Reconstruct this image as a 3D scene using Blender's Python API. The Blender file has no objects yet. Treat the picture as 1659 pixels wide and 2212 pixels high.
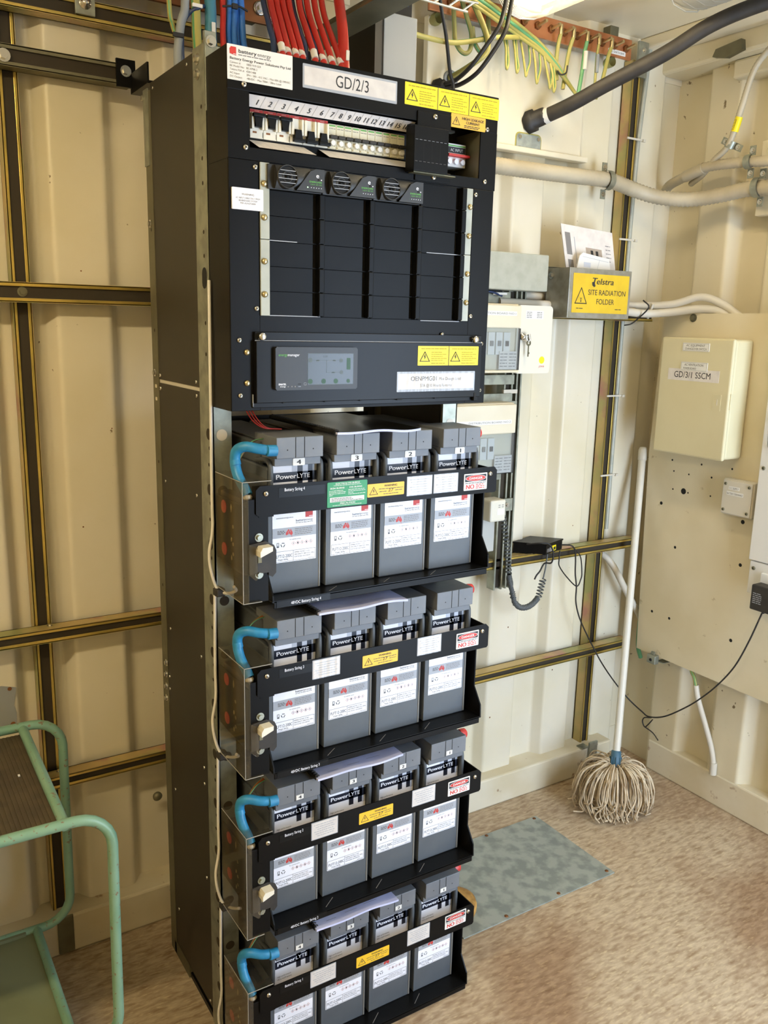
import bpy, bmesh, math, random
from mathutils import Vector, Matrix
SC = bpy.context.scene
COL = SC.collection
V = Vector
PI = math.pi
FL = -0.014          # floor level
# ------------------------------------------------------------------ materials
DAY, EXPO, LAMP = 76., -.22, 34.
MT = {}
def lin(h):
    h = h.lstrip('#'); o = []
    for i in (0, 2, 4):
        c = int(h[i:i+2], 16) / 255
        o.append(c / 12.92 if c <= .04045 else ((c + .055) / 1.055) ** 2.4)
    return (*o, 1)
def M(name, hexc, rough=.5, metal=0., hex2=None, vscale=8., vlo=.4, vhi=.65, stretch=None, bump=0., bscale=300., spec=.5, emit=None, estr=0., detail=4., hex3=None, s3=40., t3=(.62, .7), rvar=0.):
    m = bpy.data.materials.new(name); m.use_nodes = True
    nt = m.node_tree; N = nt.nodes; L = nt.links
    b = N['Principled BSDF']
    b.inputs['Base Color'].default_value = lin(hexc)
    b.inputs['Roughness'].default_value = rough
    b.inputs['Metallic'].default_value = metal
    b.inputs['Specular IOR Level'].default_value = spec
    if emit:
        b.inputs['Emission Color'].default_value = lin(emit); b.inputs['Emission Strength'].default_value = estr
    vec = None
    if hex2 or bump or hex3:
        tc = N.new('ShaderNodeTexCoord'); vec = tc.outputs['Object']
        if stretch:
            mp = N.new('ShaderNodeMapping'); mp.inputs['Scale'].default_value = stretch
            L.new(vec, mp.inputs['Vector']); vec = mp.outputs['Vector']
    def noise(sc, det=4., out='Fac'):
        n = N.new('ShaderNodeTexNoise'); n.inputs['Scale'].default_value = sc; n.inputs['Detail'].default_value = det
        L.new(vec, n.inputs['Vector']); return n.outputs[out]
    def ramp(src, lo, hi):
        r = N.new('ShaderNodeMapRange'); r.inputs['From Min'].default_value = lo; r.inputs['From Max'].default_value = hi
        L.new(src, r.inputs['Value']); return r.outputs['Result']
    if hex2:
        mx = N.new('ShaderNodeMix'); mx.data_type = 'RGBA'
        mx.inputs['A'].default_value = lin(hexc); mx.inputs['B'].default_value = lin(hex2)
        f = ramp(noise(vscale, detail), vlo, vhi); L.new(f, mx.inputs['Factor'])
        out = mx.outputs['Result']
        if rvar:
            rr = N.new('ShaderNodeMapRange'); rr.inputs['To Min'].default_value = rough; rr.inputs['To Max'].default_value = rough + rvar
            L.new(f, rr.inputs['Value']); L.new(rr.outputs['Result'], b.inputs['Roughness'])
        if hex3:
            m2 = N.new('ShaderNodeMix'); m2.data_type = 'RGBA'; m2.inputs['B'].default_value = lin(hex3)
            L.new(out, m2.inputs['A']); L.new(ramp(noise(s3, 6.), *t3), m2.inputs['Factor']); out = m2.outputs['Result']
        L.new(out, b.inputs['Base Color'])
    if bump:
        bp = N.new('ShaderNodeBump'); bp.inputs['Strength'].default_value = bump; bp.inputs['Distance'].default_value = .002
        L.new(noise(bscale, 3.), bp.inputs['Height']); L.new(bp.outputs['Normal'], b.inputs['Normal'])
    MT[name] = m
    return m
def clear(name, tint, gloss=.08, rough=.03, fog=None, fogamt=0.):
    m = bpy.data.materials.new(name); m.use_nodes = True
    nt = m.node_tree; N = nt.nodes; L = nt.links
    N.remove(N['Principled BSDF']); out = N['Material Output']
    t = N.new('ShaderNodeBsdfTransparent'); t.inputs['Color'].default_value = lin(tint)
    g = N.new('ShaderNodeBsdfGlossy'); g.inputs['Roughness'].default_value = rough
    fr = N.new('ShaderNodeLayerWeight'); pw = N.new('ShaderNodeMath'); pw.operation = 'POWER'; pw.inputs[1].default_value = 4.; L.new(fr.outputs['Facing'], pw.inputs[0])
    ad = N.new('ShaderNodeMath'); ad.operation = 'MULTIPLY_ADD'; ad.inputs[1].default_value = .8; ad.inputs[2].default_value = gloss; L.new(pw.outputs[0], ad.inputs[0])
    mx = N.new('ShaderNodeMixShader'); L.new(ad.outputs[0], mx.inputs[0]); L.new(t.outputs[0], mx.inputs[1]); L.new(g.outputs[0], mx.inputs[2])
    s = mx.outputs[0]
    if fog:
        d = N.new('ShaderNodeBsdfDiffuse'); d.inputs['Color'].default_value = lin(fog)
        tl = N.new('ShaderNodeBsdfTranslucent'); tl.inputs['Color'].default_value = lin(fog)
        a2 = N.new('ShaderNodeMixShader'); a2.inputs[0].default_value = .5; L.new(d.outputs[0], a2.inputs[1]); L.new(tl.outputs[0], a2.inputs[2])
        m2 = N.new('ShaderNodeMixShader'); m2.inputs[0].default_value = fogamt; L.new(s, m2.inputs[1]); L.new(a2.outputs[0], m2.inputs[2]); s = m2.outputs[0]
    L.new(s, out.inputs['Surface']); MT[name] = m; return m

M('wall', 'e4dcc8', .40, hex2='dad0b2', vscale=3.5, vlo=.35, vhi=.75, hex3='8d7a5c', s3=55., t3=(.73, .77), bump=.12, bscale=40.)
M('wall_end', 'ddd3b8', .45, hex2='d4c8a8', vscale=3., vlo=.35, vhi=.75, hex3='7d6a4c', s3=42., t3=(.70, .75), bump=.15, bscale=30.)
M('sill', 'ddd4bd', .5, hex2='d2c6a8', vscale=5., hex3='8a6238', s3=22., t3=(.66, .74), bump=.15, bscale=40.)
M('ceil', 'e6dcc4', .5, hex2='ddd1b4', vscale=2.)
M('cream', 'e2dac4', .4, hex2='dbd1b8', vscale=6., hex3='a08c68', s3=60., t3=(.74, .78))
M('board', 'dfd4b8', .5, hex2='d6caaa', vscale=4., hex3='a8956e', s3=30., t3=(.70, .80))
M('floor', 'c6b59b', .40, hex2='957d61', vscale=80., vlo=.32, vhi=.72, stretch=(.30, 1, 1), hex3='cfbf9f', s3=150., t3=(.52, .72), bump=.08, bscale=150., detail=7., rvar=.12)
def floor_stains():                                   # broad brown wear on the plywood
    nt = MT['floor'].node_tree; N = nt.nodes; L = nt.links; b = N['Principled BSDF']; src = b.inputs['Base Color'].links[0].from_socket
    tc = N.new('ShaderNodeTexCoord'); n = N.new('ShaderNodeTexNoise'); n.inputs['Scale'].default_value = 1.9; n.inputs['Detail'].default_value = 6.; L.new(tc.outputs['Object'], n.inputs['Vector'])
    r = N.new('ShaderNodeMapRange'); r.inputs['From Min'].default_value = .47; r.inputs['From Max'].default_value = .66; r.inputs['To Max'].default_value = .62; L.new(n.outputs['Fac'], r.inputs['Value'])
    m = N.new('ShaderNodeMix'); m.data_type = 'RGBA'; m.blend_type = 'MULTIPLY'; m.inputs['B'].default_value = lin('b08a68'); L.new(src, m.inputs['A']); L.new(r.outputs['Result'], m.inputs['Factor']); L.new(m.outputs['Result'], b.inputs['Base Color'])
floor_stains()
M('gold', 'c6ac72', .38, .35, hex2='a3a268', vscale=5., vlo=.45, vhi=.6, hex3='b88674', s3=6., t3=(.54, .64))
M('gold_lip', 'd0b460', .3, .7, hex2='9a8a48', vscale=6.)
M('dark_slot', '2c2312', .7)
M('galv', 'a3a698', .42, .7, hex2='8a8d82', vscale=30., bump=.05, bscale=90.)
M('galv_plate', 'a4aaa4', .5, .3, hex2='89918c', vscale=22., vlo=.42, vhi=.6, detail=3., rvar=.15)
M('galv_dull', '77735c', .55, .5, hex2='69654f', vscale=14.)
M('panel_dark', '2c271c', .5, 0., hex2='272218', vscale=5., bump=.08, bscale=900.)
M('black', '0d0c0b', .36, 0., bump=.05, bscale=1400., spec=.13)
M('black_gloss', '0d0d0d', .32, 0., hex2='111111', vscale=12., spec=.18)
M('black_flat', '0b0a09', .75)
M('blank', '0c0c0c', .36, 0., hex2='101010', vscale=9., bump=.03, bscale=600., spec=.11)
M('fascia', '242321', .42, 0., bump=.05, bscale=900.)
M('batt', '565b60', .48, 0., hex2='51565b', vscale=14., bump=.06, bscale=900.)
M('batt_cover', '70747a', .45, 0., hex2='6a6e74', vscale=20.)
M('batt_edge', '7b7974', .4)
M('steel', 'cfcdc6', .22, .95)
M('brass', 'c4b58c', .3, .9)
M('chrome', 'd8d8d6', .15, 1.)
M('white', 'e6e4df', .5)
M('paper', 'e2dcd6', .6, hex2='d8d1cc', vscale=40.)
M('paper_skylit', 'cdd1f2', .55, hex2='bfc5ee', vscale=14.)  # booklet pages: blue cast of the doorway skylight put into the paper colour
M('label_white', 'f6f7ff', .42)
M('label_grey', 'a9adb5', .45)
M('label_pale', 'c7ccd8', .45)
M('navy', '161b2b', .4)
M('ink', '26262a', .6)
M('ink_soft', '7d7a78', .6)
M('ink_dark_soft', '55524f', .6)
M('ink_yellow', 'b3a01f', .6)
M('red', 'c8342c', .5)
M('red_line', 'd88a80', .6)
M('red_cable', 'b5281c', .42)
M('red_cap', 'c63a36', .4)
M('navy_cable', '26375a', .45)
M('blue_cable', '2f6fc4', .45)
M('teal_cable', '3f7f9a', .45)
M('blue_loop', '2a86b8', .42, hex2='247aa8', vscale=60.)
M('grey_cable', '8d9399', .5)
M('white_cable', 'e8e5de', .5)
M('earth_yellow', 'a89e54', .45)
M('earth_green', '5e9a6a', .45)
M('dull_earth', '8d8a52', .5)
M('orange_pipe', 'a8522c', .5)
M('yellow', 'f2dc1c', .45)
M('amber', 'e3b23c', .45)
M('warn', 'eec02c', .45)
M('green', '1f8f57', .45)
M('green_led', '2a4a34', .5, emit='35c060', estr=.04)
M('green_txt', '5fae4a', .5)
M('grey_box', 'aeb0a4', .45, .1, hex2='a4a699', vscale=30.)
M('light_grey', 'bcbcb6', .5)
M('grey_duct', '8f9292', .5)
M('copper', 'c98a60', .35, .55, hex2='a86a46', vscale=10.)
M('copper_old', '8a5a34', .45, .6, hex2='6e4526', vscale=8.)
M('conduit', 'b9b09a', .5, hex2='aca189', vscale=10.)
M('pvc', 'cfc8b8', .45)
M('rubber', '2a2724', .6, hex2='332f2a', vscale=30.)
M('black_cord', '201d1b', .55)
M('grey_cord', '5b5f60', .5)
M('screen', '232826', .25, emit='5a6a60', estr=.03)
M('screen_ui', '424c47', .4, emit='7a8a80', estr=.03)
M('strand', 'dac8aa', .9, hex2='b8a283', vscale=30., hex3='93795a', s3=14., t3=(.58, .75))
M('mop_blue', '3f6478', .5)
M('handle_white', 'd9d4c6', .4)
M('trolley', '73997f', .36, 0., hex2='80a48c', vscale=10., hex3='7d6a52', s3=95., t3=(.63, .68), bump=.1, bscale=80.)
M('mat_brown', '4a3f2a', .7, hex2='3e3423', vscale=25.)
M('olive_shelf', '747a5c', .5, hex2='6c7256', vscale=6.)
M('timber', 'c79a52', .6, hex2='8a6430', vscale=24., stretch=(1, 1, 4))
M('alu', 'a7a69e', .4, .6, hex2='989789', vscale=40.)
M('ceramic_cream', 'eae6d8', .4)
M('breaker_cream', 'dcd6bc', .4)
M('amber_dark', '33261a', .45, hex2='22180f', vscale=16.)
M('lamp_tube', 'ffffff', .5, emit='ffecc6', estr=LAMP)
M('lamp_tube_left', 'ffffff', .5, emit='fbe7bc', estr=LAMP * 5.)
M('lamp_led', 'd8f8d0', .4, emit='c8ffc0', estr=2.)
M('light_cream', 'dedacb', .4)
M('cream_box', 'd6cda9', .4, hex2='d2c8a2', vscale=5.)
M('yellow_sign', 'd9b82c', .45, hex2='d2b02a', vscale=20.)
M('mop_tan', 'a89a8c', .6)
M('lamp_off', 'e8e6de', .5)
clear('acrylic', 'f6f3ec', .05, .06, 'c8c0ac', .05)
M('acrylic_edge', '9c9a94', .3)
clear('window_clear', 'f4f8fa', .12, .05, 'f4f8fc', .05)
clear('diffuser', 'fffdf8', .05, .1, 'fff8ea', .12)
clear('diffuser_prism', 'f4f4f0', .12, .12, 'dedcd4', .55)
clear('film', 'ffffff', .03, .15)
# ------------------------------------------------------------------ geometry
_txt = {}
def text_geo(s):
    if s in _txt: return _txt[s]
    c = bpy.data.curves.new('t', 'FONT'); c.body = s; c.size = 1.; c.resolution_u = 3
    o = bpy.data.objects.new('t', c); me = o.to_mesh()
    vs = [(v.co.x, v.co.y) for v in me.vertices]; fs = [tuple(p.vertices) for p in me.polygons]
    o.to_mesh_clear(); bpy.data.objects.remove(o); bpy.data.curves.remove(c)
    w = max((v[0] for v in vs), default=0.); _txt[s] = (vs, fs, w); return _txt[s]
class F:                                            # a drawing frame on a surface
    def __init__(s, o, u, v): s.o, s.u, s.v = V(o), V(u), V(v); s.n = s.u.cross(s.v)
    def at(s, x, y, d=0.): return s.o + s.u * x + s.v * y + s.n * d
def FY(x, y, z): return F((x, y, z), (1, 0, 0), (0, 0, 1))        # faces the viewer's side (-y)
def FX(x, y, z): return F((x, y, z), (0, -1, 0), (0, 0, 1))       # faces -x (end wall things)
def FZ(x, y, z): return F((x, y, z), (1, 0, 0), (0, 1, 0))        # lies flat, faces up
class MB:
    def __init__(s): s.v = []; s.f = []; s.m = []; s.s = []; s.mats = []
    def mi(s, n):
        if n not in s.mats: s.mats.append(n)
        return s.mats.index(n)
    def add(s, vs, fs, mat, smooth=False):
        k = len(s.v); i = s.mi(mat); s.v += [V(p) for p in vs]
        for f in fs: s.f.append([k + q for q in f]); s.m.append(i); s.s.append(smooth)
        return s
    def box(s, x0, x1, y0, y1, z0, z1, mat, bev=0., seg=2):
        P = [(x, y, z) for x in (x0, x1) for y in (y0, y1) for z in (z0, z1)]
        Q = [(0, 1, 3, 2), (4, 6, 7, 5), (0, 4, 5, 1), (2, 3, 7, 6), (0, 2, 6, 4), (1, 5, 7, 3)]
        if not bev: return s.add(P, Q, mat)
        bm = bmesh.new(); vv = [bm.verts.new(p) for p in P]
        for q in Q: bm.faces.new([vv[i] for i in q])
        bmesh.ops.bevel(bm, geom=bm.edges[:], offset=bev, segments=seg, affect='EDGES', profile=.5)
        bm.verts.index_update()
        s.add([v.co.copy() for v in bm.verts], [[v.index for v in f.verts] for f in bm.faces], mat); bm.free(); return s
    def obox(s, c, ax, ay, az, hx, hy, hz, mat):        # oriented box
        c = V(c); P = [c + V(ax) * (hx * i) + V(ay) * (hy * j) + V(az) * (hz * k) for i in (-1, 1) for j in (-1, 1) for k in (-1, 1)]
        return s.add(P, [(0, 1, 3, 2), (4, 6, 7, 5), (0, 4, 5, 1), (2, 3, 7, 6), (0, 2, 6, 4), (1, 5, 7, 3)], mat)
    def cyl(s, p0, p1, r, mat, n=14, r2=None, caps=True, smooth=True):
        p0, p1 = V(p0), V(p1); d = (p1 - p0).normalized(); a = d.orthogonal().normalized(); b = d.cross(a)
        r2 = r if r2 is None else r2; P = []
        for p, q in ((p0, r), (p1, r2)):
            for i in range(n): t = 2 * PI * i / n; P.append(p + (a * math.cos(t) + b * math.sin(t)) * q)
        s.add(P, [(i, (i + 1) % n, n + (i + 1) % n, n + i) for i in range(n)], mat, smooth)
        if caps: s.add(P[:n], [list(range(n))[::-1]], mat); s.add(P[n:], [list(range(n))], mat)
        return s
    def tube(s, pts, r, mat, n=8, sub=6, mat2=None, raw=False, caps=True):
        P = pts if raw else spline(pts, sub)
        P = [V(p) for p in P]; rings = []; nrm = None
        for i, p in enumerate(P):
            t = (P[min(i + 1, len(P) - 1)] - P[max(i - 1, 0)]).normalized()
            nrm = t.orthogonal().normalized() if nrm is None else (nrm - t * nrm.dot(t)).normalized()
            b = t.cross(nrm); rr = r(i) if callable(r) else r
            rings.append([p + (nrm * math.cos(2 * PI * k / n) + b * math.sin(2 * PI * k / n)) * rr for k in range(n)])
        vs = [q for g in rings for q in g]
        for h in (0, 1):
            fs = [(i * n + k, i * n + (k + 1) % n, (i + 1) * n + (k + 1) % n, (i + 1) * n + k) for i in range(len(P) - 1) for k in range(n)
                  if mat2 is None or (k % 4 != 1) == (h == 0)]
            if h == 0 or mat2: s.add(vs, fs, mat2 if h and mat2 else mat, True)
        if caps: s.add(rings[0], [list(range(n))[::-1]], mat); s.add(rings[-1], [list(range(n))], mat)
        return s
    def prism(s, fr, poly, d0, d1, mat, side=None):      # polygon in a frame, pushed from depth d0 to d1 along the frame's normal
        n = len(poly); A = [fr.at(x, y, d0) for x, y in poly]; B = [fr.at(x, y, d1) for x, y in poly]
        s.add(A, [list(range(n))[::-1]], mat); s.add(B, [list(range(n))], mat)
        return s.add(A + B, [(i, (i + 1) % n, n + (i + 1) % n, n + i) for i in range(n)], side or mat)
    def lathe(s, c, ax, prof, mat, n=20):                # prof: (radius, height along ax)
        c, d = V(c), V(ax).normalized(); a = d.orthogonal().normalized(); b = d.cross(a)
        P = [c + d * h + (a * math.cos(2 * PI * i / n) + b * math.sin(2 * PI * i / n)) * r for r, h in prof for i in range(n)]
        return s.add(P, [(j * n + i, j * n + (i + 1) % n, (j + 1) * n + (i + 1) % n, (j + 1) * n + i) for j in range(len(prof) - 1) for i in range(n)], mat, True)
    def screw(s, p, nrm, r=.004, mat='steel'):
        p, nrm = V(p), V(nrm)
        s.lathe(p, nrm, [(r, 0), (r, r * .35), (r * .75, r * .6), (r * .3, r * .7), (.00001, r * .7)], mat, 10)
        a = nrm.orthogonal().normalized(); b = nrm.cross(a)
        return s.obox(p + nrm * r * .7, a, b, nrm, r * .42, r * .12, r * .04, 'black_flat').obox(p + nrm * r * .7, b, a, nrm, r * .42, r * .12, r * .04, 'black_flat')
    def bolt(s, p, nrm, r=.006, mat='steel'):
        p, nrm = V(p), V(nrm)
        s.cyl(p, p + nrm * r * .25, r * 1.35, mat, 14)
        return s.cyl(p + nrm * r * .25, p + nrm * r * .95, r * .85, mat, 6, smooth=False)
    # ---- flat graphics
    def rect(s, fr, x0, y0, x1, y1, mat, l=1): return s.add([fr.at(x0, y0, l * LAY), fr.at(x1, y0, l * LAY), fr.at(x1, y1, l * LAY), fr.at(x0, y1, l * LAY)], [(0, 1, 2, 3)], mat)
    def poly(s, fr, pts, mat, l=1): return s.add([fr.at(x, y, l * LAY) for x, y in pts], [list(range(len(pts)))], mat)
    def rrect(s, fr, x0, y0, x1, y1, r, mat, l=1, thick=0.):
        pts = []
        for cx, cy, a in ((x1 - r, y1 - r, 0), (x0 + r, y1 - r, 90), (x0 + r, y0 + r, 180), (x1 - r, y0 + r, 270)):
            for k in range(4): t = math.radians(a + 30 * k); pts.append((cx + r * math.cos(t), cy + r * math.sin(t)))
        if thick: return s.prism(fr, pts, 0, thick, mat)
        return s.poly(fr, pts, mat, l)
    def line(s, fr, pts, w, mat, l=2, closed=False):
        q = list(pts) + ([pts[0]] if closed else [])
        for (x0, y0), (x1, y1) in zip(q, q[1:]):
            d = math.hypot(x1 - x0, y1 - y0) or 1e-9; ux, uy = (x1 - x0) / d * w / 2, (y1 - y0) / d * w / 2
            s.poly(fr, [(x0 - ux + uy, y0 - uy - ux), (x1 + ux + uy, y1 + uy - ux), (x1 + ux - uy, y1 + uy + ux), (x0 - ux - uy, y0 - uy + ux)], mat, l)
        return s
    def text(s, fr, t, x, y, h, mat, l=2, align='L', sx=1., ital=0., bold=0., w=None):
        vs, fs, tw = text_geo(t); k = h / .72
        if w: sx = w / (tw * k)
        W = tw * k * sx; x -= W * {'L': 0, 'C': .5, 'R': 1}[align]
        for dx in ([0] if not bold else [-bold * h, 0, bold * h]):
            s.add([fr.at(x + dx + a * k * sx + b * k * ital, y + b * k, l * LAY + (dx > 0) * 2e-5 + (dx < 0) * 4e-5) for a, b in vs], fs, mat)
        return s
    def fuzz(s, fr, x0, y, x1, h, mat, l=2, seed=0):     # a line of print too fine to read
        R = random.Random(seed * 77 + 5); x = x0
        while x < x1 - h * .6:
            w = min(R.uniform(1.2, 4.5) * h, x1 - x); s.rect(fr, x, y, x + w, y + h * .62, mat, l); x += w + h * .55
        return s
    def shock(s, fr, cx, cy, h, mat, l=2):               # warning triangle with a bolt
        a = h * .62
        s.line(fr, [(cx - a, cy - h / 2), (cx + a, cy - h / 2), (cx, cy + h / 2)], h * .07, mat, l, True)
        b = [(.02, .22), (-.14, -.06), (-.01, -.06), (-.06, -.34), (.13, .02), (.0, .02), (.1, .22)]
        return s.poly(fr, [(cx + x * h, cy + y * h) for x, y in b], mat, l)
    def disc(s, fr, cx, cy, r, mat, l=1, n=16, ry=None):
        ry = ry or r
        return s.poly(fr, [(cx + r * math.cos(2 * PI * i / n), cy + ry * math.sin(2 * PI * i / n)) for i in range(n)], mat, l)
    def build(s, name, parent=None, label=None):
        me = bpy.data.meshes.new(name); off = ABS(parent) if parent else V((0, 0, 0))
        me.from_pydata([p - off for p in s.v], [], s.f)
        for n in s.mats: me.materials.append(MT[n])
        me.polygons.foreach_set('material_index', s.m); me.polygons.foreach_set('use_smooth', s.s); me.update()
        o = bpy.data.objects.new(name, me); COL.objects.link(o)
        if parent: o.parent = parent
        if label: o['label'] = label
        return o
LAY = .00022
def build_each(mb, name, parent):                    # one object per separate piece (screws, studs, ties ...)
    P = list(range(len(mb.v)))
    def find(i):
        while P[i] != i: P[i] = P[P[i]]; i = P[i]
        return i
    for f in mb.f:
        for q in f[1:]: P[find(q)] = find(f[0])
    isl = {}
    for k, f in enumerate(mb.f): isl.setdefault(find(f[0]), []).append(k)
    G = []
    for fs in isl.values():
        vs = [mb.v[i] for k in fs for i in mb.f[k]]
        G.append([fs, [min(v[a] for v in vs) - .0004 for a in range(3)], [max(v[a] for v in vs) + .0004 for a in range(3)]])
    done = False
    while not done:
        done = True
        for i in range(len(G)):
            for j in range(i + 1, len(G)):
                if all(G[i][1][a] <= G[j][2][a] and G[j][1][a] <= G[i][2][a] for a in range(3)):
                    g = G.pop(j); G[i][0] += g[0]; G[i][1] = [min(x) for x in zip(G[i][1], g[1])]; G[i][2] = [max(x) for x in zip(G[i][2], g[2])]; done = False; break
            if not done: break
    out = []
    for fs, _, _ in G:
        m = MB(); idx = {}
        for k in fs:
            for i in mb.f[k]:
                if i not in idx: idx[i] = len(m.v); m.v.append(mb.v[i])
            m.f.append([idx[i] for i in mb.f[k]]); m.m.append(m.mi(mb.mats[mb.m[k]])); m.s.append(mb.s[k])
        out.append(m.build(name, parent))
    return out
def ABS(o):
    p = V((0, 0, 0))
    while o: p += o.location; o = o.parent
    return p
def spline(pts, sub=6):
    P = [V(p) for p in pts]
    if len(P) < 3: return P
    Q = [P[0] * 2 - P[1]] + P + [P[-1] * 2 - P[-2]]; out = []
    for i in range(1, len(Q) - 2):
        a, b, c, d = Q[i-1:i+3]
        for k in range(sub):
            t = k / sub; out.append(.5 * ((2 * b) + (c - a) * t + (2 * a - 5 * b + 4 * c - d) * t * t + (3 * b - a - 3 * c + d) * t ** 3))
    return out + [P[-1]]
def root(name, label, cat, loc, group=None):
    o = bpy.data.objects.new(name, None); COL.objects.link(o); o.location = loc; o.empty_display_size = .05
    return tag(o, label, cat, group)
def tag(o, label, cat, group=None):
    o['label'] = label; o['category'] = cat
    if group: o['group'] = group
    return o
def struct(mb, name):
    o = mb.build(name); o['kind'] = 'structure'; return o
def dup(o, loc=None, parent=None, label=None, skip=()):
    c = o.copy(); COL.objects.link(c)
    if parent: c.parent = parent
    if loc is not None: c.location = loc
    if label: c['label'] = label
    for ch in list(o.children):
        if ch.name.split('.')[0] not in skip: dup(ch, None, c)
    return c
# ------------------------------------------------------------------ the container room
def floor_mat():
    m = MT['floor']; nt = m.node_tree; return m
struct(MB().box(-3.2, 2.3, -1.9, .8, FL - .06, FL, 'floor'), 'floor')
struct(MB().box(-3.2, 2.3, -1.9, .8, 2.55, 2.62, 'ceil'), 'ceiling')
# corrugated back wall: proud flats at y=.622, recesses at y=.66
prof = [(-3.2, .66)]
for k in range(-11, 7):
    a = -.172 + .2685 * k
    prof += [(a - .025, .66), (a, .622), (a + .122, .622), (a + .147, .66)]
prof += [(1.70, .66), (1.715, .642), (1.82, .642), (1.826, .66), (1.98, .66)]
def soften(pr, r=.006):
    out = [pr[0]]
    def toward(q, a, k): d = math.hypot(a[0] - q[0], a[1] - q[1]); k = min(k, d * .45) / d; return (q[0] + (a[0] - q[0]) * k, q[1] + (a[1] - q[1]) * k)
    for p, q, n in zip(pr, pr[1:], pr[2:]):
        a, b = toward(q, p, r), toward(q, n, r)
        mid = (q[0] * .5 + (a[0] + b[0]) * .25, q[1] * .5 + (a[1] + b[1]) * .25)
        out += [toward(q, p, r + .004), a, mid, b, toward(q, n, r + .004)]
    return out + [pr[-1]]
def corrugated(pr, back, z0, z1, mat, along_y=False):
    mb = MB(); pr = soften(pr); n = len(pr)
    def P(t, d, z): return (d, t, z) if along_y else (t, d, z)
    fr = [P(t, d, z) for z in (z0, z1) for t, d in pr]; bk = [P(t, back, z) for z in (z0, z1) for t, d in pr]
    mb.add(fr, [(i, i + 1, n + i + 1, n + i) for i in range(n - 1)], mat, True)
    mb.add(fr + bk, [(i, i + 1, 2 * n + i + 1, 2 * n + i) for i in range(n - 1)] + [(n + i, n + i + 1, 3 * n + i + 1, 3 * n + i) for i in range(n - 1)] +
           [(2 * n + i, 2 * n + i + 1, 3 * n + i + 1, 3 * n + i) for i in range(n - 1)], mat)
    return mb
w = corrugated(prof, .72, FL - .01, 2.56, 'wall')
R = random.Random(4)
fr0 = FY(0, .622, 0)
for x, z in ((-.115, 1.73), (-.06, 1.36), (-.14, 1.12), (-.13, .86), (1.22, 1.05), (1.52, .95), (1.19, .3), (1.47, .42), (1.25, .62)):
    w.disc(fr0, x, z, R.uniform(.0015, .003), 'copper_old', 1, 9)
struct(w, 'wall_back')
struct(MB().box(-3.2, 1.757, .575, .72, FL, .095, 'sill', .006).box(1.757, 1.98, .657, .72, FL, .095, 'wall'), 'baseboard_back')
struct(MB().box(-3.2, 1.98, .655, .72, 2.44, 2.55, 'ceil'), 'trim_1')
# end wall on the right
pe = [(-1.9, 1.915)]
for k in range(7, -1, -1):
    c = .50 - .2685 * k
    pe += [(c - .145, 1.915), (c - .118, 1.875), (c - .0, 1.875), (c + .027, 1.915)]
pe += [(.72, 1.915)]
struct(corrugated(pe, 1.98, FL - .01, 2.46, 'wall_end', True), 'wall_right')
struct(MB().box(1.872, 1.98, -1.9, .497, FL, .105, 'sill', .006), 'baseboard_right')
struct(MB().box(1.80, 1.98, -1.9, .655, 2.455, 2.55, 'wall_end', .01).box(1.845, 1.98, -1.9, .40, 2.40, 2.455, 'wall_end', .008), 'trim_2')
struct(MB().box(1.70, 1.80, -1.9, .655, 2.515, 2.55, 'ceil', .006), 'trim_3')
# the walls behind and beside the viewer, with the open doorway that lets the daylight in
struct(MB().box(-3.2, .95, -1.9, -1.78, FL, 2.55, 'wall').box(1.80, 2.3, -1.9, -1.78, FL, 2.55, 'wall').box(.95, 1.80, -1.9, -1.78, 2.12, 2.55, 'wall'), 'wall_front')
struct(MB().box(-3.3, -3.2, -1.9, .8, FL, 2.55, 'wall'), 'wall_left')

# painted cable entry plate high on the back wall
t = root('entry_plate', 'large cream painted steel plate high on the corrugated wall, cables entering through it', 'wall plate', (1.1, .61, 2.14))
MB().box(.825, 1.415, .600, .621, 2.15, 2.445, 'cream', .003).build('plate', t)
MB().box(.70, 1.44, .590, .621, 2.134, 2.150, 'cream', .003).build('ledge', t)
mb = MB().lathe((.905, .6, 2.295), (0, -1, 0), [(.024, 0), (.024, .003), (.014, .003), (.014, .0)], 'grey_duct', 18)
mb.disc(FY(.905, .5965, 2.295), 0, 0, .014, 'black_flat', 1); mb.build('cable_hole', t)
mb = MB()
for x, z in ((1.215, 2.36), (1.385, 2.32), (.99, 2.32)): mb.disc(FY(x, .5995, z), 0, 0, .003, 'copper_old', 1, 8)
mb.build('rust_speck', t)
# grey patch plate under the gland
t = root('patch_plate', 'small grey riveted patch plate below the black pipe gland', 'patch plate', (1.2, .6, 2.13))
mb = MB(); mb.rrect(FY(1.2, .6005, 2.162), -.047, -.026, .047, .026, .012, 'galv_plate', thick=.003)
mb.rrect(FY(1.2, .6, 2.162), -.051, -.028, .051, .030, .014, 'earth_yellow', thick=.0008); mb.build('plate', t)
mb = MB()
for dx in (-.036, .036):
    for dz in (-.016, .016): mb.cyl((1.2 + dx, .597, 2.162 + dz), (1.2 + dx, .594, 2.162 + dz), .0055, 'steel', 12)
build_each(mb, 'rivet', t)
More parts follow.
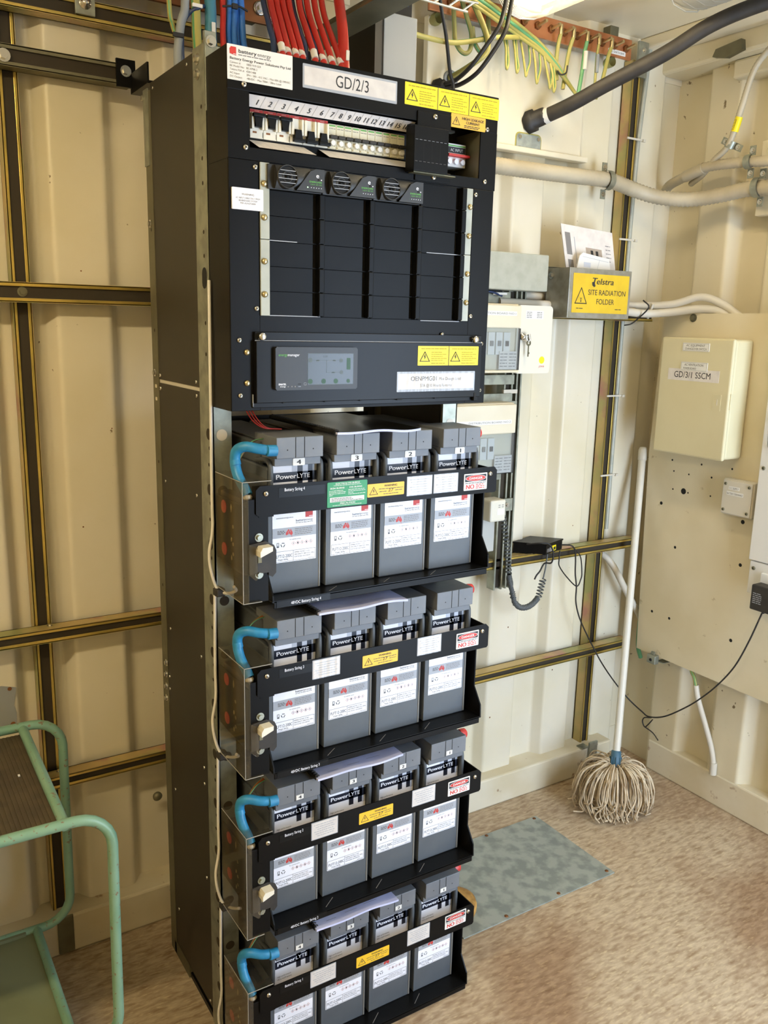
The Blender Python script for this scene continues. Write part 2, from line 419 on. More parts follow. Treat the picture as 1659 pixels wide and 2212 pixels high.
# torn grey patch on the left wall
t = root('wall_patch', 'torn grey sheet patch on the wall behind the green trolley', 'patch', (-.35, .615, .64))
MB().prism(FY(-.352, .6215, .69), [(-.075, -.075), (.028, -.068), (.030, -.02), (.026, .0), (.033, .045), (.0, .055), (-.075, .052)], 0, .002, 'grey_duct').build('sheet', t)
mb = MB().disc(FY(-.334, .619, .735), 0, 0, .005, 'copper_old', 1).disc(FY(-.332, .619, .642), 0, 0, .006, 'copper_old', 1); mb.build('rust_spot', t)
mb = MB().lathe((.019, .622, .343), (0, -1, 0), [(.012, 0), (.013, .006), (.009, .012), (.004, .013), (.00001, .013)], 'galv_dull', 14)
tag(mb.build('wall_bolt'), 'round rusty bolt head low on the wall just left of the rack', 'bolt')

# ------------------------------------------------------------------ strut rails on the wall
def hrail(name, x0, x1, y, z0, z1, label, body, lip, group='horizontal strut rails on the back wall'):
    t = root(name, label, 'rail', (x0, y + .02, z0), group)
    h = z1 - z0; mb = MB()
    mb.box(x0, x1, y + .036, y + .039, z0, z1, 'dark_slot')
    mb.box(x0, x1, y, y + .039, z1 - .003, z1, body).box(x0, x1, y, y + .039, z0, z0 + .003, body)
    mb.box(x0, x1, y, y + .003, z1 - .0095, z1, lip, .001).box(x0, x1, y, y + .003, z0, z0 + .0095, lip, .001)
    mb.box(x0, x1, y + .005, y + .0065, z0 + .006, z1 - .006, 'dark_slot')
    mb.build('channel', t); return t
ra = hrail('strut_rail', -3.0, .005, .574, 2.136, 2.180, 'upper grey steel strut rail left of the rack, bracketed to its rear', 'galv_dull', 'galv_dull')
MB().box(-.03, .012, .566, .573, 2.13, 2.188, 'black').box(.002, .035, .45, .573, 2.118, 2.124, 'black').box(.002, .006, .45, .573, 2.124, 2.16, 'black').build('bracket', ra)
build_each(MB().bolt((-.01, .566, 2.163), (0, -1, 0), .009).bolt((.018, .50, 2.124), (0, 0, 1), .007), 'bolt', ra)
MB().bolt((-.262, .574, 2.156), (0, -1, 0), .010).build('bolt', ra)
rb = hrail('strut_rail', -3.0, 1.78, .574, 1.654, 1.698, 'brass coloured strut rail at folder box height, running behind the rack', 'gold', 'gold_lip')
MB().bolt((-.254, .579, 1.677), (0, -1, 0), .008, 'galv_dull').build('bolt', rb)
rc = hrail('strut_rail', -3.0, 1.80, .574, .852, .887, 'brass coloured strut rail carrying the black router, second from the floor', 'gold', 'gold_lip')
MB().bolt((-.236, .60, .887), (0, 0, 1), .005).build('bolt', rc)
rd = hrail('strut_rail', -3.0, 1.80, .574, .463, .497, 'lowest brass coloured strut rail, under knee height', 'gold', 'gold_lip')
MB().bolt((-.236, .60, .497), (0, 0, 1), .005).build('bolt', rd)
rt = hrail('strut_rail', -3.0, .46, .574, 2.252, 2.294, 'topmost brass strut rail at left below the copper bar, square washer bolted on', 'gold', 'gold_lip')
MB().box(-.113, -.071, .566, .573, 2.262, 2.303, 'galv', .001).build('washer_plate', rt)
MB().lathe((-.092, .566, 2.286), (0, -1, 0), [(.014, 0), (.013, .002), (.008, .002), (.008, .009), (.00001, .009)], 'steel', 16).build('bolt', rt)
rs = hrail('strut_rail', .95, 1.655, .574, 1.772, 1.812, 'short galvanised strut rail behind the folder box, open end showing', 'galv', 'galv')
MB().bolt((1.25, .579, 1.792), (0, -1, 0), .006, 'galv').build('bolt', rs)
def vpost(x0, x1, y0, y1, z0, z1, label):
    t = root('strut_post', label, 'post', ((x0 + x1) / 2, y0 + .02, z0), 'vertical strut posts on the back wall')
    w_ = x1 - x0; mb = MB()
    mb.box(x0, x1, y1 - .003, y1, z0, z1, 'gold').box(x0, x0 + .003, y0, y1, z0, z1, 'gold').box(x1 - .003, x1, y0, y1, z0, z1, 'gold')
    mb.box(x0, x0 + .009, y0, y0 + .003, z0, z1, 'gold_lip', .001).box(x1 - .009, x1, y0, y0 + .003, z0, z1, 'gold_lip', .001)
    mb.box(x0 + .006, x1 - .006, y0 + .005, y0 + .0065, z0, z1, 'dark_slot'); mb.build('channel', t); return t
pl = vpost(-.269, -.229, .616, .656, .02, 2.34, 'brass coloured vertical strut post beside the rack, its foot behind the green trolley')
MB().box(-.268, -.228, .568, .574, -.006, .10, 'galv_dull', .002).build('foot_plate', pl)
pr_ = vpost(1.633, 1.673, .616, .656, .02, 2.47, 'brass coloured vertical strut post near the mop corner, white ties around it')
MB().box(1.645, 1.688, .606, .615, 2.42, 2.525, 'galv', .001).build('top_plate', pr_)
MB().box(1.634, 1.676, .566, .574, .0, .115, 'galv', .002).box(1.60, 1.634, .57, .60, .095, .10, 'galv').build('foot_plate', pr_)
pb = MB().bolt((1.655, .566, .025), (0, -1, 0), .006).bolt((1.655, .566, .075), (0, -1, 0), .006).bolt((1.667, .606, 2.50), (0, -1, 0), .006)
build_each(pb, 'bolt', pr_)
mb = MB()
for z in (2.235, 1.92, 1.40, 1.12): mb.box(1.629, 1.705, .611, .6145, z - .003, z + .003, 'pvc').box(1.698, 1.71, .606, .6145, z - .005, z + .003, 'pvc')
build_each(mb, 'cable_tie', pr_)
tag(MB().tube([(1.72, .630, 2.52), (1.70, .627, 2.3), (1.692, .625, 2.2), (1.688, .625, 1.9), (1.69, .626, 1.2), (1.69, .625, .92)], .008, 'grey_box', 8, 8).build('conduit_pipe'), 'thin grey cable tied down the right side of the corner strut post', 'cable')
# ------------------------------------------------------------------ rack frame
rk = root('equipment_rack', 'tall dark steel equipment rack standing against the wall, battery trays in its lower half', 'rack', (.3, .27, FL))
for s, x in ((1, 0.), (-1, .6)):
    def X(a): return x + s * a
    def bx(mb, a, b, *r): mb.box(min(X(a), X(b)), max(X(a), X(b)), *r)
    mb = MB(); bx(mb, 0, .003, .100, .168, FL, 2.118, 'galv'); bx(mb, 0, .040, .100, .103, FL, 2.112, 'galv')
    for i, z in enumerate((1.403, 1.29, 1.175, 1.057, .94, .822, .705, .587, .47, .352, .235, .117)):
        for fr, d in ((F((X(-.0003), .122, z), (0, -1 * s, 0), (0, 0, 1)), 0), (F((X(.019), .0996, z), (1, 0, 0), (0, 0, 1)), 1)):
            if d and not i: mb.disc(fr, 0, 0, .0115, 'pvc', 1, 20)
            elif d: mb.disc(fr, 0, 0, .0105, 'dark_slot', 1, 20)
            else:
                mb.disc(fr, 0, 0, .0115, 'dark_slot', 1, 20); mb.disc(fr, .004, -.028, .004, 'dark_slot', 1, 10); mb.disc(fr, 0, -.062, .004, 'dark_slot', 1, 10)
    for z in (2.012, 1.922, 1.878, 1.79, 1.746, 1.62, 1.56): mb.disc(F((X(-.0003), .126, z), (0, -1 * s, 0), (0, 0, 1)), 0, 0, .004, 'dark_slot', 1, 10)
    mb.rrect(F((X(-.0003), .127, 1.705), (0, -1 * s, 0), (0, 0, 1)), -.012, -.02, .012, .02, .011, 'black_flat', 1)
    mb.build('front_upright', rk)
    mb = MB(); bx(mb, -.001, .002, .428, .468, FL, 2.10, 'galv_dull'); bx(mb, 0, .035, .465, .468, FL, 2.10, 'galv_dull'); bx(mb, -.003, .0, .44, .47, 1.95, 2.105, 'galv')
    for z in (1.817, 1.60, 1.30, 1.0, .70): mb.disc(F((X(-.0014), .445, z), (0, -1 * s, 0), (0, 0, 1)), 0, 0, .004, 'dark_slot', 1, 10)
    for z in (1.475, 1.446): mb.rrect(F((X(-.0014), .447, z), (0, -1 * s, 0), (0, 0, 1)), -.007, -.004, .007, .004, .003, 'cream', 1)
    mb.build('rear_upright', rk)
    for z0, z1 in ((1.492, 2.113), (.02, 1.484)):
        mb = MB(); bx(mb, .0005, .004, .160, .430, z0, z1, 'panel_dark'); mb.build('side_panel', rk)
    mb = MB(); bx(mb, .002, .006, .163, .428, 1.484, 1.492, 'pvc'); mb.build('seam_strip', rk)
    mb = MB(); nx = (-s, 0, 0)
    for y, z, r in ((.418, 1.501, .0045), (.186, 1.502, .004), (.418, 1.472, .0045), (.185, 1.474, .004), (.403, 1.261, .0035), (.197, 1.264, .004), (.400, .903, .0035), (.192, .905, .004),
                    (.41, 2.10, .003), (.2, 2.1, .003), (.418, .742, .004), (.418, .774, .004), (.19, .64, .004), (.19, .60, .004), (.40, .48, .004), (.19, .36, .004), (.40, .14, .004), (.185, .03, .004)): mb.screw((X(.0005), y, z), nx, r)
    for y, z in ((.450, 1.505), (.468, 2.09), (.433, .805), (.436, .774), (.438, .742), (.44, .71), (.45, 1.83)): mb.bolt((X(-.001), y, z), nx, .0065)
    for z in (2.096, 2.07): mb.bolt((X(0), .141, z), nx, .0075)
    build_each(mb, 'screw', rk)
MB().box(.003, .597, .103, .16, 2.085, 2.108, 'black').box(.003, .597, .44, .465, 2.08, 2.10, 'galv_dull').build('top_beam', rk)
MB().box(.003, .597, .15, .46, FL, .0, 'black').box(-.001, .03, .33, .44, FL, .022, 'galv_dull').build('base_plinth', rk)
MB().box(.038, .562, .44, .444, .02, 1.40, 'panel_dark').build('back_panel', rk)
MB().rrect(F((.0, .103, 2.07), (0, -1, 0), (0, 0, 1)), -.002, -.06, .003, .065, .002, 'galv', thick=.003).box(-.002, .02, .0985, .1, 2.0, 2.135, 'galv', .001).build('mounting_lug', rk)
MB().bolt((.010, .0985, 2.118), (0, -1, 0), .0075).build('bolt', rk)

def shock_block(mb, fr, w, h, n, seed=0, mat='yellow'):
    c = w / n
    for i in range(n):
        x = c * i
        mb.shock(fr, x + c * .22, h * .46, h * .48, 'ink', 3)
        mb.fuzz(fr, x + c * .1, h * .84, x + c * .92, h * .075, 'ink_yellow', 3, seed + i)
        for k in range(5): mb.fuzz(fr, x + c * .43, h * (.66 - .105 * k), x + c * (.93 if k % 2 else .8), h * .055, 'ink_yellow', 3, seed + 9 + 5 * i + k)
        mb.fuzz(fr, x + c * .43, h * .09, x + c * .88, h * .07, 'ink_yellow', 3, seed + 40 + i)
        if i: mb.rect(fr, x - .0006, 0, x + .0006, h, 'ink_dark_soft', 3)
# ------------------------------------------------------------------ breaker panel (top unit)
bp = root('breaker_panel', 'black breaker panel at the top of the rack with a numbered row of switches', 'breaker panel', (.3, .05, 1.907))
mb = MB(); z0, z1 = 1.9072, 2.0905
mb.box(0, .60, 0, .003, 2.020, z1, 'black', .001).box(0, .041, 0, .003, 1.928, 2.020, 'black').box(0, .60, 0, .003, z0, 1.928, 'black').box(.557, .60, 0, .003, 1.928, 2.020, 'black')
mb.box(0, .60, .003, .099, z1 - .003, z1, 'black').box(0, .003, .003, .099, z0, z1 - .003, 'black').box(.597, .6, .003, .099, z0, z1 - .003, 'black').box(.003, .597, .003, .099, z0, z0 + .003, 'black')
mb.build('housing', bp)
MB().box(.003, .597, .085, .088, z0 + .003, z1 - .003, 'black_flat').box(.03, .48, .034, .037, 1.925, 1.950, 'black').box(.03, .48, .034, .037, 2.0, 2.03, 'black').build('inner_plate', bp)
MB().box(.5565, .5585, .004, .085, 1.925, 2.022, 'galv_dull').box(.478, .5565, .004, .085, 1.921, 1.9235, 'galv_dull').build('inner_liner', bp)
mb = MB()
for x, z in ((.031, 2.03), (.033, 1.927), (.572, 2.025), (.572, 1.923)): mb.screw((x, 0, z), (0, -1, 0), .005)
build_each(mb, 'screw', bp)
# maker's plate
mb = MB(); fr = FY(.0005, 0, 2.0345); mb.rrect(fr, 0, 0, .1245, .0563, .0008, 'white', thick=.0006)
fr = FY(.0005, -.0006, 2.0345)
mb.poly(fr, [(.0045, .041), (.0165, .039), (.0165, .0525), (.007, .0525), (.0045, .049)], 'red', 2); mb.rect(fr, .011, .0405, .0165, .0415, 'white', 3)
mb.text(fr, 'battery', .0205, .0445, .0062, 'ink', 2, bold=.02, w=.034); mb.text(fr, 'energy', .056, .0445, .0062, 'ink_soft', 2, w=.026)
mb.fuzz(fr, .0205, .0405, .082, .0022, 'ink_soft', 2, 3)
mb.text(fr, 'Battery Energy Power Solutions Pty Ltd', .0045, .0325, .0042, 'ink', 2, w=.116, bold=.015)
for i, (a, b) in enumerate((('Contact #:', '1800 919 029'), ('BE Model No:', 'BE-XP08-2'), ('Telstra FSA #:', '420/1488'), ('AC Input:', '3PH / 380 - 415 VAC - Max 68A @ 190VAC'), ('DC Output:', '-48VDC - Max 700A / 38kw Load'))):
    z = .0262 - i * .0056
    mb.text(fr, a, .0045, z, .0034, 'ink_soft', 2); mb.text(fr, b, .035, z, .0034, 'ink_soft', 2, w=min(.085, len(b) * .0023))
mb.build('maker_plate', bp)
# designation strip under clear film
def film_label(parent, name, x0, z0, w, h, y=0., ripple=7, draw=None):
    mb = MB(); mb.rrect(FY(x0, y, z0), 0, 0, w, h, .0012, 'label_grey', thick=.0006)
    mb.rect(FY(x0, y - .0006, z0), w * .015, h * .12, w * .985, h * .9, 'paper', 1)
    if draw: draw(mb, FY(x0, y - .0006, z0))
    n = 60; P = []
    for i in range(n + 1):
        for j in range(5):
            a = i / n; P.append((x0 + w * a, y - .0021 - .0009 * math.sin(a * ripple * 2 * PI + .5 * math.sin(j * 1.1 + a * 9)) * (math.sin(PI * a) ** .3), z0 + h * j / 4))
    mb.add(P, [(i * 5 + j, (i + 1) * 5 + j, (i + 1) * 5 + j + 1, i * 5 + j + 1) for i in range(n) for j in range(4)], 'film', True)
    return mb.build(name, parent)
film_label(bp, 'name_strip', .1455, 2.0425, .203, .0405, 0, 9, lambda m, f: m.text(f, 'GD/2/3', .103, .0105, .0215, 'ink', 2, 'C', w=.072))
mb = MB(); mb.rrect(FY(.3667, 0, 2.046), 0, 0, .2343, .0405, .001, 'yellow', thick=.0005); shock_block(mb, FY(.3667, -.0005, 2.046), .2343, .0405, 3, 1); mb.build('warning_sticker', bp)
mb = MB(); mb.rrect(FY(.479, 0, 2.0192), 0, 0, .088, .026, .0015, 'amber', thick=.0011); fr = FY(.479, -.0011, 2.0192)
mb.shock(fr, .013, .0128, .0145, 'ink', 2); mb.text(fr, 'HIGH LEAKAGE', .055, .0165, .0052, 'ink', 2, 'C', bold=.03, w=.056); mb.text(fr, 'CURRENT', .055, .0095, .0052, 'ink', 2, 'C', bold=.03, w=.035)
mb.fuzz(fr, .033, .0052, .073, .0022, 'ink', 2, 4); mb.fuzz(fr, .033, .0022, .072, .0022, 'ink', 2, 8); mb.build('leakage_sticker', bp)
# number strip, tilted
fr = F((.046, .0215, 2.0005), (1, 0, 0), V((0, -.55, .835)).normalized()); W_ = .352
mb = MB(); mb.prism(fr, [(0, 0), (W_ - .012, 0), (W_ + .003, .0215), (-.004, .0215)], -.0008, 0, 'paper')
fr.o = fr.o + fr.n * .0001; xs = [.0]
for k in range(16): xs.append(xs[-1] + (.0262 if k < 6 else .0183))
for k in range(16):
    c = (xs[k] + xs[k + 1]) / 2 + .002
    mb.text(fr, str(k + 1), c, .0052, .0098, 'ink', 2, 'C', ital=.32, bold=.035, sx=.95)
    if k: mb.line(fr, [(xs[k] - .002, .0008), (xs[k] + .005, .0208)], .0004, 'ink_soft', 2)
mb.build('number_strip', bp)
for a, b in ((.053, .177), (.196, .405)):                     # sloping paper legends under the breakers
    mb = MB(); fr = F((a, .033, 1.9475), (1, 0, 0), V((0, -.033, -.0185)).normalized()); fr.n = -fr.n
    mb.add([fr.at(0, 0), fr.at(b - a - .012, 0), fr.at(b - a, .034), fr.at(.008, .034)], [(0, 1, 2, 3)], 'paper')
    for k in range(1, 8): mb.line(fr, [((b - a) * k / 8 - .004, .003), ((b - a) * k / 8 + .004, .032)], .0005, 'label_grey', 1)
    mb.build('legend_card', bp)
def mk_breaker(x, w, big, up):
    mb = MB(); zb, zt = 1.9515, 2.0005 if big else 1.9965
    mb.box(x + .0003, x + w - .0003, .033, .080, zb, zt, 'ceramic_cream' if big else 'breaker_cream', .0006)
    fr = FY(x, .033, zb)
    if big:
        mb.rect(fr, .0006, .0435, w - .0006, .0485, 'red', 1); mb.rect(fr, w * .35, .0452, w * .7, .0468, 'red_line', 2)
        mb.box(x + .001, x + w * .24, .026, .033, 1.966, 1.994, 'ceramic_cream', .001).box(x + w * .8, x + w - .001, .026, .033, 1.966, 1.994, 'ceramic_cream', .001)
        mb.rect(fr, w * .2, .0085, w * .5, .0118, 'copper_old' if up else 'ink_dark_soft', 1); mb.rect(fr, w * .93, .002, w * .97, .011, 'ink', 1)
    else:
        mb.rect(fr, .002, .0405, w - .002, .0428, 'green_txt', 1); mb.fuzz(fr, .002, .036, w - .002, .0018, 'ink_soft', 1, int(x * 999)); mb.rect(fr, .001, .0235, w - .001, .0238, 'label_grey', 1)
        mb.box(x + .002, x + w - .002, .0305, .033, 1.9525, 1.9555, 'breaker_cream', .0005)
        mb.tube([(x + w - .003, .032, 1.956), (x + w - .0015, .0295, 1.963), (x + w - .003, .032, 1.9705)], .0007, 'ceramic_cream', 6, 3)
    b = mb.build('breaker', bp); t = MB()
    if big:
        z = 1.9795 if up else 1.9655
        lo, hi = (.0045, .0085) if up else (.0085, .0045)
        t.prism(F((x + w * .5, .033, z), (1, 0, 0), (0, 0, 1)), [(-w * .25, -.010), (w * .25, -.010), (w * .25, .010), (-w * .25, .010)], 0, .008, 'black_gloss')
        zz = z + (.008 if up else -.011); t.box(x + w * .06, x + w * .96, .018, .026, zz - .0015, zz + .0045, 'black_gloss', .001)
        t.prism(F((x + w * .5, .026, z), (1, 0, 0), (0, 0, 1)), [(-w * .2, -.009), (w * .2, -.009), (w * .32, .009), (-w * .32, .009)] if up else [(-w * .32, -.010), (w * .32, -.010), (w * .2, .009), (-w * .2, .009)], 0, .004, 'black_gloss')
    else:
        t.box(x + .001, x + w - .001, .024, .033, 1.9695, 1.9755, 'rubber', .001)
        t.cyl((x + w * .5, .033, 1.962), (x + w * .5, .027, 1.962), .0048, 'white', 12)
    t.build('toggle', b)
for k in range(6): mk_breaker(.0560 + .0267 * k, .0267, True, k < 3)
for k in range(10): mk_breaker(.2166 + .0174 * k, .0174, False, False)
mb = MB(); mb.box(.372, .4545, -.030, .0, 1.9215, 2.0045, 'black', .001); fr = FY(.372, -.030, 1.9215)
for k in range(4): mb.rect(fr, .003 + .0198 * k, .018, .0035 + .0198 * k, .057, 'black_flat', 1)
for k in range(8): mb.rect(fr, .003 + .0098 * k, .0572, .009 + .0098 * k, .0577, 'label_grey', 1); mb.rect(fr, .003 + .0098 * k, .0175, .009 + .0098 * k, .018, 'ink_soft', 1)
mb.box(.3965, .4785, -.003, -.0002, 2.0085, 2.0385, 'black', .001).box(.372, .4785, -.016, -.003, 2.0045, 2.0085, 'black').box(.394, .482, -.003, -.0002, 1.909, 1.9285, 'black', .001).box(.378, .48, -.022, -.003, 1.9195, 1.9215, 'galv_dull')
c = mb.build('breaker_cover', bp)
build_each(MB().screw((.438, -.003, 2.031), (0, -1, 0), .0055).screw((.439, -.003, 1.918), (0, -1, 0), .0055), 'screw', c)
mb = MB(); mb.box(.497, .552, .043, .083, 1.9525, 1.9985, 'white', .001); fr = FY(.497, .043, 1.9525)
mb.rect(fr, .006, .0405, .054, .043, 'green_txt', 1); mb.rect(fr, .008, .0275, .054, .0395, 'ink', 1); mb.text(fr, 'AC INPUT', .031, .0305, .006, 'white', 2, 'C', w=.032)
for k in range(3): mb.cyl((.508 + .017 * k, .043, 1.9625), (.508 + .017 * k, .037, 1.9625), .0055, 'label_white', 12)
i = mb.build('input_switch', bp); MB().box(.499, .5545, .030, .043, 1.9715, 1.9765, 'red', .001).build('toggle', i)
# ------------------------------------------------------------------ rectifier cabinet (middle unit)
rc_ = root('rectifier_cabinet', 'black rectifier cabinet under the breaker panel, a grid of blank slots between two silver strips', 'cabinet', (.3, .05, 1.46))
z0, z1 = 1.460, 1.9068
mb = MB(); mb.box(0, .059, 0, .003, z0, z1, 'black', .001).box(.544, .598, 0, .003, z0, z1, 'black', .001).box(.059, .544, 0, .003, z0, 1.636, 'black')
mb.box(0, .003, .003, .099, z0, z1, 'black').box(.595, .598, .003, .099, z0, z1, 'black').box(.003, .595, .003, .099, z0, z0 + .003, 'black').box(.003, .595, .003, .099, z1 - .003, z1, 'black').box(.003, .595, .0915, .099, z0 + .003, z1 - .003, 'black_flat')
mb.box(.0595, .5435, .009, .012, 1.636, z1 - .003, 'black_flat')
mb.build('housing', rc_)
mb = MB()
for x, z in ((.051, 1.896), (.052, 1.649), (.55, 1.895), (.55, 1.647), (.017, 1.591), (.018, 1.489), (.583, 1.589), (.584, 1.488)): mb.screw((x, 0, z), (0, -1, 0), .0048)
for z in (1.569, 1.512): mb.lathe((.032, 0, z), (0, -1, 0), [(.006, 0), (.0055, .003), (.002, .0045), (.00001, .0045)], 'brass', 14)
build_each(mb, 'screw', rc_)
for x in (.0592, .5225):
    for a, b in ((1.7735, 1.9055), (1.6365, 1.7725)):
        e = MB().box(x, x + .0185, -.0035, .0, a, b, 'grey_box', .0008).build('rack_ear', rc_)
        m = MB()
        for z in ((1.869, 1.811) if b > 1.8 else (1.734, 1.675)): m.lathe((x + .0075 + .004 * (x > .3), -.0035, z), (0, -1, 0), [(.006, 0), (.0055, .003), (.0025, .005), (.00001, .005)], 'brass', 14)
        build_each(m, 'screw', e)
mb = MB(); mb.rrect(FY(.005, 0, 1.821), 0, 0, .060, .037, .001, 'label_white', thick=.004); fr = FY(.005, -.004, 1.821)
mb.text(fr, 'WARNING', .030, .0245, .0036, 'ink_soft', 2, 'C'); mb.text(fr, 'AC INPUT CABLE ONLY FROM', .030, .0185, .003, 'ink_soft', 2, 'C', w=.047); mb.text(fr, 'BEHIND/GND SYSTEM', .030, .0140, .003, 'ink_soft', 2, 'C', w=.036); mb.text(fr, 'PER AS/NZS3000', .030, .0095, .003, 'ink_soft', 2, 'C', w=.030)
mb.build('notice_label', rc_)
cols = [(.0785, .1895), (.1900, .2995), (.3000, .4125), (.4130, .5220)]
for r in range(6):
    zt = 1.9048 - .0447 * r; zb = zt - .0443
    for c, (a, b) in enumerate(cols):
        if r == 0 and c < 3: continue
        mb = MB(); mb.box(a, b - .0205, .001, .009, zb, zt, 'blank', .0006).box(b - .0118, b, -.009, .009, zb + .0006, zt, 'blank', .0014)
        mb.box(b - .0125, b - .0105, -.0095, -.006, zb + .0002, zb + .0022, 'blank'); mb.box(a, b - .014, -.0002, .001, zb, zb + .001, 'blank')
        mb.build('blank_cover', rc_)
mb = MB()
for a, b, z in ((.078, .135, 1.7722), (.43, .52, 1.7717), (.078, .185, 1.6372), (.42, .52, 1.6352)): mb.box(a, b, -.0005, .001, z - .0007, z + .0007, 'label_grey')
build_each(mb, 'edge_trim', rc_)
# rectifier modules, pulled forward of the blanks
fr_led = [1, 0, 0]
for k in range(3):
    x = .0722 + .1112 * k; w = .1098; zb, zt = 1.8610, 1.9035
    lab = ('first rectifier module from the left, its round fan grille facing out, small lit green lamp', 'second rectifier module from the left, in the middle of the three fan fronts', 'third rectifier module from the left, beside the bare blank covers')[k]
    t = root('rectifier_module', lab, 'rectifier module', (x + w / 2, 0, zb), 'rectifier modules in the top row')
    mb = MB(); mb.box(x, x + w, -.008, .008, zb, zt, 'fascia', .001)
    P = []                                                    # bulged barrel around the fan, flat at the right end
    for i in range(13):
        a = i / 12; xx = x + .012 + a * .072
        for j in range(7):
            b = j / 6; P.append((xx, -.008 - .014 * math.sin(PI * min(1, .12 + b * .76)) * (1 - .45 * a ** 2), zb + .0012 + (zt - zb - .0024) * b))
    mb.add(P, [(i * 7 + j, (i + 1) * 7 + j, (i + 1) * 7 + j + 1, i * 7 + j + 1) for i in range(12) for j in range(6)], 'fascia', True)
    n = 7; mb.add([P[j] for j in range(7)] + [(x + .012, -.008, P[0][2]), (x + .012, -.008, P[6][2])], [(7, 0, 1, 2, 3, 4, 5, 6, 8)], 'black_flat')
    mb.prism(FY(x, -.008, zb), [(.052, .001), (w - .001, .001), (w - .001, .041), (.092, .041), (.080, .036), (.066, .018)], 0, .0125, 'fascia'); mb.build('fascia', t)
    fx, fz = x + .0325, zb + .0215; mb = MB()
    mb.lathe((fx, -.0235, fz), (0, -1, 0), [(.0205, -.012), (.0205, .001), (.0192, .0015), (.0185, 0), (.0185, -.004)], 'fascia', 26)
    mb.disc(FY(fx, -.0215, fz), 0, 0, .0186, 'black_flat', 0, 24); g = mb.build('fan_ring', t)
    mb = MB()
    for z in (-.0105, -.0035, .0035, .0105): q = math.sqrt(.0186 ** 2 - z * z); mb.box(fx - q, fx + q, -.0245, -.0225, fz + z - .0005, fz + z + .0005, 'label_grey')
    build_each(mb, 'grille_bar', g)
    mb = MB(); mb.lathe((fx, -.0218, fz), (0, -1, 0), [(.0105, 0), (.010, .0007), (.0085, .0007), (.008, 0)], 'fascia', 20).lathe((fx, -.0218, fz), (0, -1, 0), [(.006, 0), (.005, .0012), (.00001, .0014)], 'black', 16); mb.build('fan_hub', g)
    mb = MB(); fr = FY(x, -.0205, zb)
    mb.text(fr, 'e', .0915, .0255, .0085, 'label_white', 1, bold=.03, sx=1.1); mb.text(fr, 'ENERGARE', .0775, .0165, .0032, 'green_txt', 1, w=.026, bold=.04); mb.text(fr, '2.0kW 48V DC', .0795, .0125, .0022, 'green_txt', 1, w=.024)
    mb.disc(fr, .0965, .0225, .0022, 'black_flat', 1, 10); mb.rect(fr, .1015, .0215, .1035, .0235, 'label_white', 1)
    for q in range(6): mb.disc(fr, .0765 + .0052 * q, .0078, .0008, 'label_white' if q else 'green_led', 1, 8)
    mb.build('badge', t)
    if k == 0: MB().disc(FY(x, -.0209, zb), .0740, .0078, .0012, 'lamp_led', 1, 10).build('status_lamp', t)
# ------------------------------------------------------------------ controller panel
cp = root('controller_panel', 'black control panel with touch screen and yellow stickers at the bottom of the rectifier cabinet', 'control panel', (.3, -.005, 1.466))
mb = MB(); mb.box(.0455, .579, -.006, -.0003, 1.5905, 1.607, 'black_gloss', .001).box(.0455, .577, -.012, -.0003, 1.475, 1.5905, 'black_gloss', .001).box(.0415, .577, -.004, -.0003, 1.4655, 1.475, 'black_gloss', .001)
mb.box(.0455, .579, -.0075, -.006, 1.5900, 1.5918, 'label_grey')
for x in (.10, .19, .27, .455): mb.box(x, x + .003, -.0125, -.004, 1.4735, 1.4765, 'black_flat')
mb.box(.36, .372, -.0125, -.004, 1.473, 1.4765, 'black_flat').box(.560, .565, -.013, -.003, 1.467, 1.484, 'black_flat').box(.0417, .0425, -.0045, 0, 1.468, 1.491, 'label_grey'); mb.build('panel', cp)
mb = MB()
for x in (.0575, .5575): mb.lathe((x, -.006, 1.5985), (0, -1, 0), [(.0075, 0), (.0075, .009), (.006, .011), (.002, .0112), (.00001, .0112)], 'chrome', 16)
build_each(mb, 'thumb_screw', cp)
mb = MB()
for x, z in ((.577, 1.566), (.575, 1.506), (.475, 1.608)): mb.screw((x, -.003, z), (0, -1, 0), .004)
build_each(mb, 'screw', cp)
mb = MB(); mb.prism(FY(.0805, -.012, 1.499), [(.003, 0), (.175, 0), (.178, .003), (.178, .077), (.175, .081), (.003, .081), (0, .078), (0, .003)], 0, .009, 'fascia'); fr = FY(.0805, -.021, 1.499)
mb.text(fr, 'energy', .006, .0640, .0052, 'green_txt', 1, w=.0185); mb.text(fr, 'manager', .0247, .0640, .0052, 'label_white', 1, w=.0255)
mb.text(fr, 'ENATEL', .006, .0095, .0036, 'label_white', 1, w=.016, bold=.05); mb.text(fr, 'energy', .009, .0058, .0030, 'label_white', 1, w=.012)
for x in (.026, .034, .041): mb.disc(fr, x, .0068, .0014, 'ink_soft', 1, 8)
mb.rect(fr, .047, .0108, .0535, .0118, 'black_flat', 1); mb.rect(fr, .047, .0062, .053, .0070, 'label_grey', 1); mb.line(fr, [(.0595, .0095), (.0645, .0095), (.0645, .0135), (.0595, .0135)], .0005, 'label_grey', 1, True)
d = mb.build('display_unit', cp)
mb = MB(); fr = FY(.1475, -.021, 1.5085); mb.rect(fr, 0, 0, .1015, .060, 'screen_ui', 1); mb.rect(fr, .0007, .0007, .1008, .0593, 'screen', 2)
for x, y, r in ((.006, .047, .0045), (.0735, .046, .004), (.0745, .0235, .004), (.006, .0065, .005), (.035, .0065, .005), (.062, .0065, .005), (.09, .0065, .004)): mb.disc(fr, x, y, r, 'green_led' if y < .01 else 'screen_ui', 3, 14)
mb.rrect(fr, .086, .0285, .0945, .051, .001, 'green_led', 3)
mb.text(fr, '15:20', .038, .0525, .0035, 'screen_ui', 3, 'C')
